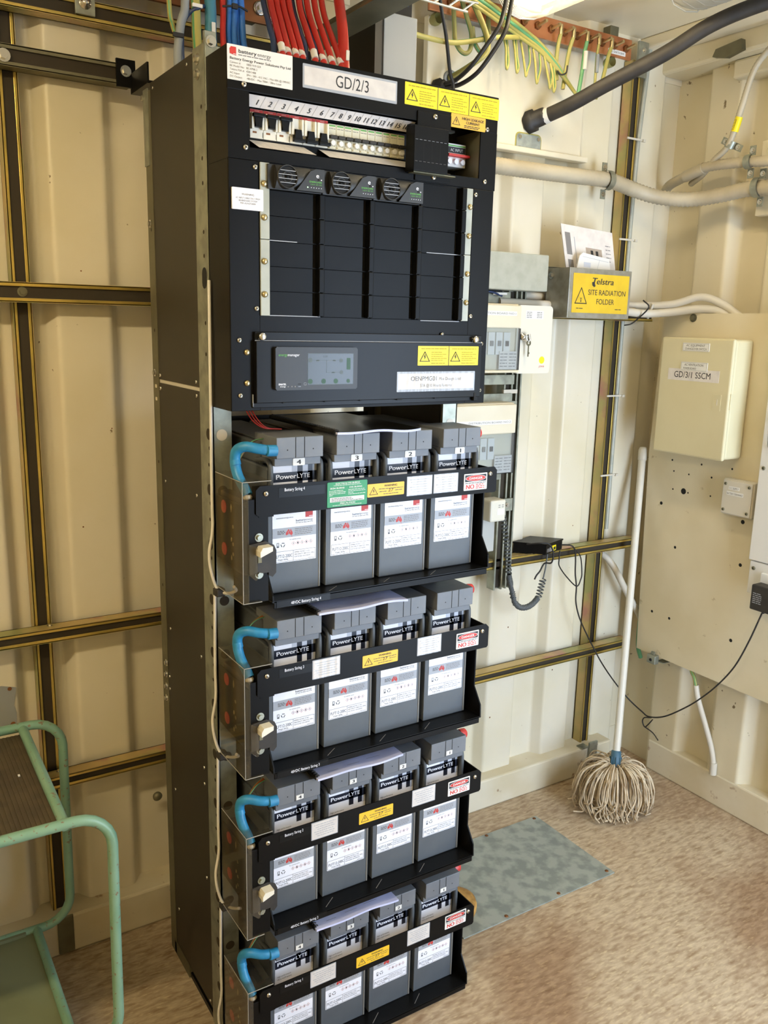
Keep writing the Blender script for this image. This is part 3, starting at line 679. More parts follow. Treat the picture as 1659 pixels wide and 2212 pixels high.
for l in ([(.012, .0465), (.068, .0465)], [(.041, .0465), (.041, .0235)], [(.041, .0235), (.069, .0235)]): mb.line(fr, l, .0006, 'screen_ui', 3)
for x, y in ((.022, .0455), (.058, .0455), (.056, .0225)): mb.rect(fr, x - .003, y - .001, x + .003, y + .002, 'screen_ui', 3)
mb.build('screen', d)
mb = MB(); mb.rrect(FY(.4085, -.012, 1.5435), 0, 0, .1585, .0402, .001, 'yellow', thick=.0005); shock_block(mb, FY(.4085, -.0125, 1.5435), .1585, .0402, 2, 60); mb.build('warning_sticker', cp)
def dr(m, f):
    m.text(f, 'OENPMG01', .034, .0225, .0095, 'ink_dark_soft', 2, w=.066); m.text(f, 'Max Design Load', .106, .0232, .0066, 'ink_soft', 2, w=.058); m.text(f, '57A @10 Hours Runtime', .058, .0095, .0066, 'ink_soft', 2, w=.082)
film_label(cp, 'name_strip', .358, 1.4895, .2015, .0415, -.012, 12, dr)
# ------------------------------------------------------------------ batteries: four strings of four
BX, BY, PIT, ROWS = .0638, -.015, .1296, (1.096, .7315, .3665, .003)
RN = ('top', 'second from top', 'third from top', 'bottom')
def mk_battery(x, z):
    t = root('battery', '', 'battery', (x, BY, z), '')
    def bx(mb, a, b, c, d, e, f, *r): return mb.box(x + a, x + b, BY + c, BY + d, z + e, z + f, *r)
    mb = MB(); bx(mb, 0, .117, 0, .40, .0, .256, 'batt', .003); bx(mb, .1135, .1175, -.0012, .02, .002, .25, 'batt_edge', .001); bx(mb, -.0004, .0045, -.0012, .02, .002, .25, 'batt', .001)
    mb.build('case', t)
    mb = MB(); bx(mb, .004, .113, .04, .395, .256, .300, 'batt', .004); bx(mb, .012, .105, .08, .37, .300, .304, 'batt', .002); mb.build('lid', t)
    mb = MB(); bx(mb, .0085, .1085, -.0265, .075, .275, .316, 'batt_cover', .0012); fr = FY(x + .0085, BY - .0265, z + .275)
    for q in (.0395, .0585): mb.rect(fr, q, .001, q + .0016, .0405, 'black_flat', 1)
    for q in (.023, .078): mb.disc(fr, q, .0165, .0013, 'black_flat', 1, 10)
    mb.build('terminal_cover', t)
    mb = MB(); bx(mb, .0085, .1075, -.017, .05, .2595, .2748, 'batt_cover', .001); mb.build('cover_skirt', t)
    for q, r_ in ((.0045, .0050), (.1125, .0055)):
        MB().tube([(x + q, BY - .0065, z + .176), (x + q, BY - .0075, z + .21), (x + q, BY - .0085, z + .245), (x + q, BY - .004, z + .263), (x + q, BY + .02, z + .268), (x + q, BY + .06, z + .262)], r_, 'batt', 10, 5).build('carry_handle', t)
    mb = MB(); bx(mb, .117, PIT, .02, .05, .268, .285, 'batt', .001); mb.build('link_cover', t)
    # front label: 96 x 200 mm
    mb = MB(); W, H = .0962, .1985; x0, z0 = x + .0112, z + .0625
    mb.prism(FY(x0, BY - .0003, z0), [(0, .001), (.001, 0), (W - .001, 0), (W, .001), (W, H), (0, H)], 0, .0005, 'label_white'); fr = FY(x0, BY - .0008, z0)
    b0, b1 = .1625, .1815
    for a, b, c in ((.44, .56, 'label_pale'), (.68, .80, 'label_pale'), (.91, 1, 'label_grey')): mb.rect(fr, a * W, b1, b * W, H, c, 1)
    mb.rect(fr, 0, b0, W, b1, 'navy', 1); mb.rect(fr, .56 * W, .1475, .68 * W, H, 'navy', 1); mb.rect(fr, .80 * W, .1475, .91 * W, H, 'navy', 1); mb.rect(fr, .91 * W, .146, W, b0, 'label_pale', 1)
    mb.text(fr, 'Power', .007, .1685, .0096, 'label_white', 2, bold=.05, w=.0445); mb.text(fr, 'LYTE', .0525, .1685, .0092, 'label_white', 2, w=.0285)
    mb.text(fr, 'High performance', .007, .139, .0042, 'ink_soft', 1, w=.034); mb.text(fr, 'VRLA AGM battery', .007, .132, .0042, 'ink_soft', 1, w=.036)
    mb.poly(fr, [(.072, .088), (.0885, .088), (.0885, .1045), (.076, .1045), (.072, .100)], 'red', 1); mb.rect(fr, .080, .0895, .0885, .0907, 'label_white', 2)
    mb.text(fr, 'battery', .0505, .0808, .0048, 'navy', 1, bold=.02, w=.022); mb.text(fr, 'energy', .0728, .0808, .0048, 'ink_soft', 1, w=.016); mb.fuzz(fr, .0505, .0775, .089, .0018, 'ink_soft', 1, 2)
    mb.text(fr, 'www.batteryenergy.com.au', .008, .0895, .0030, 'ink', 1, w=.037)
    mb.rect(fr, 0, .0505, W, .0705, 'label_grey', 1)
    au = [(.0, .3), (.07, .55), (.2, .65), (.3, .85), (.45, .95), (.55, .78), (.66, .72), (.72, 1.0), (.82, .72), (.95, .52), (1., .3), (.9, .1), (.78, .04), (.66, .16), (.5, .3), (.33, .2), (.14, .12), (.04, .14)]
    mb.poly(fr, [(.0285 + .0155 * a, .0535 + .0145 * b) for a, b in au], 'red', 2); mb.disc(fr, .042, .0522, .0009, 'red', 2, 8)
    mb.line(fr, [(.0365 + .0028 * math.cos(t), .0608 + .0028 * math.sin(t)) for t in [k * PI / 5 for k in range(8)]], .0007, 'label_grey', 3)
    for k in range(3): mb.fuzz(fr, .0105, .0635 - .0028 * k, .0275, .0022, 'ink_dark_soft', 2, 20 + k)
    for k in range(4): mb.fuzz(fr, .0485, .0655 - .0036 * k, .088 - .004 * (k == 3), .0020, 'ink_soft', 2, 30 + k)
    mb.text(fr, 'For customer service', .037, .0445, .0028, 'ink_soft', 1, w=.025)
    mb.rect(fr, .009, .0315, .014, .0335, 'ink', 1); mb.line(fr, [(.0095, .0345), (.0135, .0345), (.0135, .0405), (.0095, .0405)], .0009, 'ink', 1, True)
    for a in (90, 210, 330):
        c, s_ = math.cos(math.radians(a)), math.sin(math.radians(a)); p = (.0225 + .0036 * c, .0360 + .0036 * s_)
        mb.line(fr, [(p[0] + .0028 * s_ - .0004 * c, p[1] - .0028 * c - .0004 * s_), p, (p[0] - .0018 * s_, p[1] + .0018 * c)], .0014, 'ink', 1)
    for k in range(5):
        cx, cz, q = .0455 + .0097 * k, .0372, .0041; mb.line(fr, [(cx - q, cz), (cx, cz - q), (cx + q, cz), (cx, cz + q)], .0005, 'red_line', 1, True)
        mb.rect(fr, cx - .0005 - .0006 * (k % 2), cz - .0018, cx + .0006 + .0006 * (k % 2), cz + .0018, 'ink' if k == 1 else 'ink_soft', 2)
    for l in ([(.0018, .0018), (W - .0018, .0018), (W - .0018, .0228), (.0018, .0228)],): mb.line(fr, l, .0006, 'navy', 1, True)
    mb.line(fr, [(.0455, .0018), (.0455, .0228)], .0006, 'navy', 1)
    mb.text(fr, 'PLFT12-200C', .0040, .0098, .0068, 'navy', 1, w=.0395); mb.text(fr, 'Weight: 68.0kg', .011, .0046, .0030, 'navy', 1, w=.023)
    for k, s_ in enumerate(('NOMINAL VOLTAGE: 12 V (DC)', '10HR CAPACITY: 200Ah (10 hr) 1.80Vpc', 'FLOAT VOLTAGE: 13.50V (CONSTANT)')): mb.text(fr, s_, .0475, .0172 - .0047 * k, .0026, 'navy', 1, w=(.035, .045, .037)[k])
    mb.text(fr, 'MADE IN AUS', .078, .0030, .0020, 'ink_soft', 1, w=.014); mb.build('front_label', t)
    return t
def num_tag(t, n, r):
    x, y, z = t.location; fr = FY(x + .060, y - (.0265 if r else .017), z + (.2835 if r > 1 else .266)); mb = MB()
    q, h = (.0130, .0070) if r == 0 else (.0085, .0055)
    fr.o.y -= .0003; mb.rrect(fr, -q, -h, q, h, .0022 if r == 0 else .0006, 'white', thick=.0006); fr.o.y -= .0006
    mb.text(fr, str(n), 0, -h * .62, h * 1.25, 'ink', 1, 'C', sx=1.6, bold=.06); mb.build('number_tag', t)
proto = None
pos = ('leftmost', 'second from left', 'third from left', 'rightmost')
for r, z in enumerate(ROWS):
    for i in range(4):
        x = BX + PIT * i; n = 4 - i
        if proto is None: b = proto = mk_battery(x, z); fresh = True
        else: b = dup(proto, (x, BY, z), skip=('number_tag',))
        b['label'] = 'grey battery %s on the %s battery tray%s' % (pos[i], RN[r], '' if r == 1 else ', number tag %d' % n)
        b['group'] = 'batteries standing on the %s tray' % RN[r]
        if r != 1: num_tag(b, n, r)
# ------------------------------------------------------------------ trays with their retaining bars
def mk_tray(r):
    z = ROWS[r]; S = 4 - r
    t = root('battery_tray', '%s of the black battery trays, four grey batteries behind its stickered bar' % RN[r], 'battery tray', (.32, .1, z - .004), 'battery trays in the rack')
    lo = .016 if r < 3 else .0155
    mb = MB(); mb.box(.055, .588, -.058, .42, z - .0035, z - .0003, 'black_gloss').box(.058, .584, -.058, -.055, z - lo, z - .0005, 'black', .001)
    for q in (.20, .33, .45): mb.obox((q, -.037, z - .00015), (.8, .6, 0), (-.6, .8, 0), (0, 0, 1), .018, .0007, .0001, 'ink_soft')
    mb.build('tray_base', t)
    fs = F((.586, 0, z), (0, 1, 0), (0, 0, 1))
    prof_ = [(-.058, -.003), (-.056, .028), (-.030, .066), (-.030, .19), (.10, .19), (.10, .03), (.42, .03), (.42, -.003)]
    MB().prism(fs, prof_, 0, .003, 'black').build('side_plate', t)
    fs = F((.056, 0, z), (0, 1, 0), (0, 0, 1)); MB().prism(fs, [(-.058, -.003), (-.056, .010), (-.022, .062), (-.022, .19), (.10, .19), (.10, .03), (.42, .03), (.42, -.003)], 0, .003, 'black').build('side_plate', t)
    mb = MB(); mb.prism(FY(.0195, -.062, z + .1735), [(0, .004), (.004, 0), (.570, 0), (.574, .004), (.574, .049), (.566, .057), (.008, .057), (0, .049)], 0, .0022, 'black')
    mb.box(.5895, .592, -.062, .03, z + .18, z + .225, 'black').box(.026, .0565, -.0620, -.03, z + .17, z + .225, 'black')
    b = mb.build('retaining_bar', t)
    build_each(MB().screw((.0395, -.0642, z + .2155), (0, -1, 0), .0052).screw((.5745, -.0642, z + .2155), (0, -1, 0), .0052), 'screw', b)
    Y = -.0643
    mb = MB(); mb.rrect(FY(.066, Y, z + .2055), 0, 0, .098, .0185, .0008, 'black_gloss', thick=.0004); mb.text(FY(.066, Y - .0004, z + .2055), 'Battery String %d' % S, .0115, .0115, .0062, 'label_white', 1, w=.043); mb.build('string_label', b)
    # amber warning
    wz = .189 if r == 0 else .1885 + (-.0002 * r); x0 = (.261, .2575, .2565, .257)[r]
    mb = MB(); mb.rrect(FY(x0, Y, z + wz), 0, 0, .088, .0268, .0018, 'warn', thick=.0006); fr = FY(x0, Y - .0006, z + wz)
    mb.shock(fr, .0145, .0125, .0150, 'ink', 1); mb.text(fr, 'WARNING', .055, .0195, .0042, 'ink', 1, 'C', bold=.04, w=.031)
    mb.fuzz(fr, .0265, .0147, .085, .0020, 'ink_dark_soft', 1, r); mb.fuzz(fr, .0280, .0092, .047, .0020, 'ink_dark_soft', 1, r + 5); mb.fuzz(fr, .066, .0100, .083, .0020, 'ink_dark_soft', 1, r + 9); mb.fuzz(fr, .038, .0040, .074, .0020, 'ink_dark_soft', 1, r + 14)
    mb.text(fr, '2.7', .049, .0085, .0065, 'ink', 2, ital=.3); mb.build('warning_sticker', b)
    # danger sign
    x0, zd = (.5030, .5015, .4965, .505)[r], (.1825, .1845, .186, .19)[r]
    mb = MB(); mb.rrect(FY(x0, Y, z + zd), 0, 0, .0632, .0365, .0016, 'white', thick=.0006); fr = FY(x0, Y - .0006, z + zd)
    mb.rect(fr, .0028, .0190, .0604, .0338, 'ink', 1); mb.disc(fr, .0316, .0264, .0278, 'white', 2, 28, .0068); mb.disc(fr, .0316, .0264, .0266, 'red', 3, 28, .0060)
    mb.text(fr, 'DANGER', .0316, .0238, .0054, 'white', 4, 'C', bold=.05, w=.036); mb.fuzz(fr, .0035, .0152, .0600, .0022, 'ink', 1, 3)
    mb.text(fr, 'NO', .0055, .0032, .0100, 'red', 1, bold=.06, w=.0225)
    for k in range(3): mb.fuzz(fr, .0325, .0112 - .0040 * k, .056, .0030, 'red', 1, 6 + k)
    mb.build('danger_sign', b)
    # white slips under film
    slips = [((.3555, .1835), (.4230, .1835))] if r == 0 else [((.1395, .1872), (.3955, .1890))]
    for q, (sx_, sz_) in enumerate(slips[0]):
        mb = MB(); mb.rrect(FY(sx_, Y, z + sz_), 0, 0, .0642, .0410, .001, 'label_grey', thick=.0005); fr = FY(sx_, Y - .0005, z + sz_)
        mb.rect(fr, .0015, .0015, .0627, .0395, 'paper', 1)
        for k in range(6): mb.fuzz(fr, .006 + .004 * (k % 3), .033 - .0052 * k, .058 - .005 * (k % 2), .0022, 'label_grey', 2, r * 9 + k + q * 31)
        P = []
        for i in range(13):
            for j in range(2): P.append((sx_ + .0642 * i / 12, Y - .0022 - .0007 * math.sin(i * 1.9 + q), z + sz_ + .041 * j))
        mb.add(P, [(2 * i, 2 * i + 2, 2 * i + 3, 2 * i + 1) for i in range(12)], 'film', True); mb.build('test_slip', b)
    if r == 0:                                               # green first-aid sign
        mb = MB(); mb.rrect(FY(.1695, Y, z + .1762), 0, 0, .0905, .0502, .002, 'green', thick=.0008); fr = FY(.1695, Y - .0008, z + .1762)
        mb.text(fr, 'ELECTROLYTE BURNS', .0455, .0448, .0034, 'white', 1, 'C', bold=.04, w=.055); mb.fuzz(fr, .014, .0425, .076, .0014, 'white', 1, 1)
        mb.text(fr, 'SKIN BURNS', .022, .0362, .0034, 'white', 1, 'C', bold=.04, w=.032); mb.text(fr, 'EYE BURNS', .064, .0362, .0034, 'white', 1, 'C', bold=.04, w=.029)
        for k in range(4): mb.fuzz(fr, .004, .0322 - .0030 * k, (.036, .041, .040, .012)[k], .0016, 'white', 1, 40 + k); mb.fuzz(fr, .047, .0325 - .0030 * k, (.084, .086, .060, .086)[k], .0016, 'white', 1, 50 + k)
        mb.rect(fr, .006, .0102, .0838, .0195, 'white', 1)
        for k in range(3): mb.fuzz(fr, .009, .0166 - .0026 * k, (.055, .058, .080)[k], .0016, 'ink', 2, 60 + k)
        mb.text(fr, 'PRECAUTION', .0455, .0052, .0034, 'white', 1, 'C', bold=.04, w=.034); mb.fuzz(fr, .012, .0028, .078, .0014, 'white', 1, 77); mb.build('first_aid_sign', b)
    if r < 3:
        mb = MB(); fr = FY(.064, -.0582, z - .0148); mb.rrect(fr, 0, 0, .118, .0130, .0006, 'black_gloss', thick=.0004); fr.o.y -= .0004
        mb.text(fr, '48VDC Battery String %d' % S, .0305, .0035, .0062, 'label_white', 1, w=.0665); mb.build('tray_label', t)
    return t
for r in range(4): mk_tray(r)
# ------------------------------------------------------------------ isolators at the left of each tray
def mk_iso(z):
    t = root('battery_isolator', '', 'isolator switch', (.01, -.05, z + .0), '')
    mb = MB(); mb.box(.0035, .046, -.061, -.058, z + .004, z + .206, 'black', .001).box(.0035, .0065, -.058, .095, z + .06, z + .19, 'black')
    mb.prism(FY(.026, -.061, z + .062), [(-.020, 0), (.019, 0), (.019, -.006), (.027, -.010), (.0345, -.002), (.035, .042), (.030, .053), (.012, .062), (-.020, .058)], 0, .003, 'rubber')
    mb.build('bracket', t)
    mb = MB(); mb.bolt((.026, -.061, z + .132), (0, -1, 0), .0062, 'galv').bolt((.026, -.061, z + .0595), (0, -1, 0), .0062, 'galv'); build_each(mb, 'bolt', t)
    mb = MB(); mb.box(.009, .043, -.056, .03, z + .075, z + .195, 'amber_dark', .003).box(.008, .03, -.03, .085, z + .05, z + .20, 'amber_dark', .003); mb.build('switch_body', t)
    mb = MB()
    for a, b in ((.185, .165), (.118, .108), (.082, .07)): mb.tube([(.0065, .02, z + b), (.0045, .018, z + (a + b) / 2), (.0065, .02, z + a)], .0028, 'brass', 8, 4)
    for b in (.14, .105, .085): mb.bolt((.008, .01, z + b), (-1, 0, 0), .005, 'brass')
    build_each(mb, 'terminal', t)
    mb = MB()
    for b in (.172, .086): mb.cyl((.008, .055, z + b), (.0025, .055, z + b), .013, 'red_cap', 16)
    build_each(mb, 'red_cap', t)
    mb = MB(); mb.prism(FY(.0315, -.064, z + .105), [(-.013, -.006), (.012, .004), (.0125, .013), (-.008, .012), (-.013, .004)], 0, .022, 'ceramic_cream').box(.022, .030, -.066, -.064, z + .083, z + .104, 'galv_dull', .0008); mb.build('handle', t)
    th = .0022; mb = MB(); x0, x1, y0, y1, a, b = -.0085, .050, -.066, .066, z + .006, z + .240
    mb.box(x0, x0 + th, y0, y1, a, b, 'acrylic', .0006).box(x0 + th, x1, y0, y1, b - th, b, 'acrylic', .0006).box(x0 + th, .004, y0, y0 + th, a, b - th, 'acrylic', .0006).box(x0 + th, .03, y0, y0 + .05, a, a + th, 'acrylic', .0006)
    e = .0008
    for p, q in (((x0, y0, a), (x0, y0, b)), ((x0, y0, b), (x0, y1, b)), ((x0, y0, b), (x1, y0, b)), ((x0, y0, a), (x0, y1, a)), ((x0, y0, a), (.03, y0, a))): mb.cyl(p, q, e, 'acrylic_edge', 6)
    mb.build('clear_cover', t)
    mb = MB(); mb.prism(FY(.003, -.0670, z + .062), [(0, 0), (.013, -.012), (.017, -.010), (.017, .052), (.0, .060)], 0, .002, 'acrylic'); mb.build('guard_flange', t)
    mb = MB().lathe((.011, -.045, z + .213), (0, 0, -1), [(.006, 0), (.009, .004), (.008, .009), (.00001, .010)], 'pvc', 14); mb.build('cable_boot', t)
    return t
iso = mk_iso(ROWS[0])
for r, z in enumerate(ROWS):
    t = iso if r == 0 else dup(iso, (.01, -.05, z))
    t['label'] = 'battery isolator in clear cover with cream lever, left of the %s battery tray' % RN[r]; t['group'] = 'isolators left of the battery trays'
    c = MB().tube([(.071, -.042, z + .292), (.052, -.042, z + .293)], .011, 'blue_loop', 12, 1, raw=True).tube([(.056, -.040, z + .293), (.035, -.036, z + .297), (.016, -.024, z + .300), (.0035, -.012, z + .291), (.0022, -.008, z + .268), (.0035, -.018, z + .245), (.0085, -.036, z + .224), (.011, -.045, z + .212)], .0099, 'blue_loop', 14, 8)
    c.tube([(.0017, -.008, z + .273), (.0025, -.011, z + .264)], .0104, 'blue_loop', 14, 1, raw=True)
    tag(c.build('battery_cable'), 'thick blue cable looping from the %s tray to its isolator' % RN[r], 'cable', 'blue battery cables')
    zz = z + .31
    k = MB()
    for q, m_ in enumerate(('earth_green', 'orange_pipe', 'orange_pipe', 'dull_earth')):
        d = .004 * q; k.tube([(.075, .02 + d, z + .307), (.05, .01 + d, z + .306 - d * .5), (.03, .0 + d, z + .297 - d), (.015, .0 + d, z + .275 - d), (.014, .01, z + .25)], .0011, m_, 6, 6)
    tag(k.build('sense_wire'), 'thin green and orange sense wires behind the blue cable of the %s tray' % RN[r], 'wires', 'sense wires beside the batteries')
    m_ = z - .01
    k = MB().tube([(-.004, .093, z + .36 if r else 1.70), (-.006, .094, z + .20), (-.006, .094, z + .12), (-.014, .094, z + .07), (-.012, .090, z + .03), (-.002, .085, z - .005), (.012, .07, z - .013), (.022, .045, z - .002), (.012, .03, z + .012)], .0032, 'white_cable', 10, 8)
    k.box(-.008, .012, .074, .096, z - .021, z - .004, 'rubber', .003); tag(k.build('sense_lead'), 'thin white lead tied down the rack upright beside the %s tray isolator' % RN[r], 'cable', 'white leads down the rack upright')
    if r < 3:                                                # red terminal boots at the right end
        pass
    tag(MB().lathe((.5725, .0, z + .297), (1, 0, 0), [(.012, 0), (.0125, .006), (.0115, .016), (.008, .019), (.00001, .0195)], 'red_cap', 16).build('terminal_boot'), 'red terminal cap at the right end of the %s battery tray' % RN[r], 'cap', 'red caps at the right of the batteries')
k = MB()
for q in range(3): k.tube([(.052 + .006 * q, .06, 1.4585), (.064 + .006 * q, .05, 1.435), (.085 + .004 * q, .045, 1.4205), (.118 + .003 * q, .045, 1.4165)], .0012, 'red_cable', 6, 6)
tag(k.build('red_wires'), 'loose red wires drooping onto the leftmost battery of the top tray', 'wires')
# ------------------------------------------------------------------ papers lying on the batteries
def paper(name, lab, x0, x1, z, yf, yb, skew, cover, spiral):
    t = root(name, lab, 'booklet', ((x0 + x1) / 2, 0, z), 'booklets lying on the batteries'); n = 24
    def wv(a): return .0022 * math.sin(a * 9 + z * 7) * (.3 + a) + .0015
    def layer(zo, h, mat, nm, inset=0):
        mb = MB(); T = []; 
        for k in (0, 1):
            for i in range(n + 1):
                a = i / n; xx = x0 + inset + (x1 - x0 - inset) * a
                for y in (yf + skew * a, yf + .05 + skew * a, yb): T.append((xx, y, z + zo + h * k + (wv(a) if y < 0 else .0012)))
        m = (n + 1) * 3; f = []
        for i in range(n):
            for j in range(2):
                p = i * 3 + j; f += [(p, p + 1, p + 4, p + 3), (m + p, m + p + 3, m + p + 4, m + p + 1)]
            f += [(i * 3, i * 3 + 3, m + i * 3 + 3, m + i * 3), (i * 3 + 2, m + i * 3 + 2, m + i * 3 + 5, i * 3 + 5)]
        f += [(0, m, m + 1, 1), (1, m + 1, m + 2, 2), (n * 3, n * 3 + 1, m + n * 3 + 1, m + n * 3), (n * 3 + 1, n * 3 + 2, m + n * 3 + 2, m + n * 3 + 1)]
        mb.add(T, f, mat)
        if not cover and nm == 'pages':
            for q in range(3): mb.rect(FZ(x0, yf, z + h + .0045), .03 + .05 * q, .012 + .004 * q, .055 + .055 * q, .0128 + .004 * q, 'ink_soft', 1)
        mb.build(nm, t)
    layer(0, .0045, 'paper_skylit', 'pages')
    if cover: layer(.0046, .0006, 'black_gloss', 'cover')
    if spiral:
        mb = MB()
        for i in range(30):
            y = yf + .012 + (yb - yf - .02) * i / 29; mb.tube([(x0 + .004 + .005 * math.cos(q), y, z + .0045 + .005 * math.sin(q)) for q in [k * PI / 4 for k in range(9)]], .0016, 'rubber', 6, 1, raw=True, caps=False)
        mb.cyl((x0 + .001, yf + .008, z + .004), (x0 + .001, yb - .004, z + .004), .0045, 'black_flat', 10); mb.build('spiral_binding', t)
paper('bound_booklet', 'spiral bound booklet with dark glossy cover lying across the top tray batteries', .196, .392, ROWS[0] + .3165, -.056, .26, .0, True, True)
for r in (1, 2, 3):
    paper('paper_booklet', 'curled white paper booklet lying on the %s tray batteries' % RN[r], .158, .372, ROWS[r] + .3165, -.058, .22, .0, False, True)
# ------------------------------------------------------------------ cables into the top of the rack
R = random.Random(2)
bot = [.177, .190, .207, .221, .249, .268, .288, .309]; top = [.220, .234, .248, .263, .288, .307, .326, .345]
ords = ('first', 'second', 'third', 'fourth', 'fifth', 'sixth', 'seventh', 'eighth')
for k, (b, t_) in enumerate(zip(bot, top)):
    d = t_ - b; zb = 2.136
    t = root('red_cable', 'red cable with white marker, %s from the left of the fan above the breaker panel' % ords[k], 'cable', (b, .15, 2.0), 'red cables entering the rack top')
    MB().tube([(b - d * .55, .12, 1.99), (b - d * .2, .13, 2.08), (b, .15, zb), (b + d * .5, .225, 2.21), (t_, .30, 2.285), (t_ + d * .6, .37, 2.40), (t_ + d * .8, .40, 2.53)], .0066, 'red_cable', 10, 6).build('sheath', t)
    hi = .022 if k % 4 else .034
    MB().tube([(b + d * .02 - .0009, .1495, zb + .003), (b + d * .10 - .0006, .1645, zb + .003 + hi * .55)], .0071, 'white', 10, 1, raw=True).build('cable_marker', t)
t = root('red_cable', 'thickest red cable at the right end of the fan above the breaker panel', 'cable', (.313, .16, 2.0), 'red cables entering the rack top')
MB().tube([(.315, .13, 1.99), (.3165, .14, 2.08), (.3175, .155, 2.14), (.350, .22, 2.22), (.384, .30, 2.31), (.41, .38, 2.42), (.42, .40, 2.53)], .0115, 'red_cable', 12, 6).build('sheath', t)
MB().rrect(F((.321, .1475, 2.149), (.96, .10, 0), V((.32, .55, .8)).normalized()), -.004, -.002, .004, .028, .001, 'white', thick=.002).build('cable_marker', t)
for k, (b, t_) in enumerate(((.236, .279), (.166, .211), (.260, .300))):
    tag(MB().tube([(b - .03, .14, 1.99), (b, .165, 2.136), (b + (t_ - b) * .5, .235, 2.21), (t_, .315, 2.285), (t_ + .02, .39, 2.42), (t_ + .03, .41, 2.53)], .0062, 'navy_cable', 10, 6).build('navy_cable'), ('dark navy cable between the fourth and fifth red cables', 'dark navy cable just left of the first red cable', 'dark navy cable behind the sixth red cable')[k], 'cable', 'navy cables entering the rack top')
names4 = ('leftmost', 'second from left', 'third from left', 'rightmost')
for k, (b, t_) in enumerate(((.1265, .1345), (.137, .1425), (.1455, .1495), (.1570, .1565))):
    y = .30 - .006 * (k % 2)
    tag(MB().tube([(b - .004, .24, 2.0), (b, y - .03, 2.12), (b, y, 2.19), (t_, y + .01, 2.27), (t_ + .003, .34, 2.40), (t_ + .003, .36, 2.53)], .0062, 'blue_cable', 10, 5).build('blue_cable'), 'bright blue cable, %s of the tied blue bundle beside the maker plate' % names4[k], 'cable', 'blue cable bundle')
tag(MB().tube([(.108, .25, 2.0), (.111, .29, 2.18), (.119, .31, 2.265), (.122, .35, 2.53)], .006, 'red_cable', 10, 6).build('red_cable'), 'single red cable at the left edge of the blue bundle', 'cable')
tag(MB().tube([(.108, .283, 2.243), (.125, .281, 2.246), (.145, .283, 2.249), (.163, .286, 2.245)], .0022, 'black_cord', 8, 6).box(.127, .139, .277, .284, 2.242, 2.252, 'black_cord', .001).build('cable_tie'), 'black cable tie around the blue bundle', 'cable tie')
t = root('teal_cable', 'thick teal cable with white marker left of the blue bundle', 'cable', (.09, .3, 2.1))
MB().tube([(.088, .27, 2.0), (.089, .30, 2.18), (.0915, .31, 2.265), (.093, .36, 2.53)], .0118, 'teal_cable', 12, 6).build('sheath', t)
MB().rrect(FY(.0905, .2895, 2.192), -.004, 0, .004, .020, .001, 'white', thick=.001).build('cable_marker', t)
tag(MB().tube([(.055, .25, 2.0), (.056, .29, 2.16), (.057, .30, 2.24), (.058, .33, 2.40), (.06, .36, 2.53)], .0095, 'earth_yellow', 12, 6, mat2='earth_green').build('earth_cable'), 'thick striped yellow and green earth cable between the grey and teal cables', 'cable')
tag(MB().box(.046, .067, .285, .291, 2.232, 2.239, 'white', .001).build('cable_tie'), 'white cable tie around the striped earth cable by the teal cable', 'cable tie')
tag(MB().tube([(.018, .29, 2.06), (.018, .30, 2.14), (.026, .30, 2.20), (.036, .30, 2.245), (.04, .33, 2.40), (.045, .36, 2.53)], .0085, 'grey_cable', 12, 6).build('grey_cable'), 'thick grey cable at the left rear corner of the rack top', 'cable')
tag(MB().tube([(.027, .29, 2.07), (.028, .30, 2.18), (.040, .30, 2.218), (.060, .29, 2.233), (.08, .31, 2.245)], .004, 'navy_cable', 10, 6).build('navy_cable'), 'thin navy cable crossing behind the striped earth cable at left', 'cable')
tag(MB().tube([(.028, .32, 2.08), (.026, .315, 2.16), (.012, .31, 2.20), (.006, .31, 2.245), (.008, .34, 2.53)], .0048, 'earth_yellow', 10, 6, mat2='earth_green').build('earth_cable'), 'leftmost yellow earth cable beside the thick grey cable', 'cable')
tag(MB().box(.006, .028, .288, .294, 2.172, 2.180, 'black_cord', .001).build('cable_tie'), 'black cable tie on the thick grey cable at the rack corner', 'cable tie')
# copper bar at left with bolts
t = root('earth_busbar', 'dull copper busbar behind the blue cables at upper left, bolted to the top rail', 'busbar', (.0, .545, 2.32))
MB().box(-.45, .343, .540, .550, 2.312, 2.43, 'copper_old', .001).build('bar', t)
build_each(MB().box(.28, .32, .550, .622, 2.33, 2.36, 'galv_dull').box(-.32, -.28, .550, .622, 2.33, 2.36, 'galv_dull'), 'standoff', t)
mb = MB(); mb.lathe((.304, .540, 2.343), (0, -1, 0), [(.016, 0), (.016, .003), (.011, .003)], 'steel', 18).bolt((.304, .537, 2.343), (0, -1, 0), .0095).bolt((.303, .540, 2.385), (0, -1, 0), .010); build_each(mb, 'bolt', t)
MB().rrect(FY(.325, .540, 2.316), 0, 0, .02, .014, .001, 'white', thick=.001).text(FY(.325, .539, 2.316), 'TEL', .003, .004, .006, 'ink', 1).build('tag', t)
tag(MB().tube([(.20, .33, 2.10), (.225, .37, 2.165), (.27, .42, 2.20), (.34, .46, 2.22)], .018, 'orange_pipe', 14, 6).build('orange_conduit'), 'orange conduit lying behind the red cables at the rack top', 'conduit')
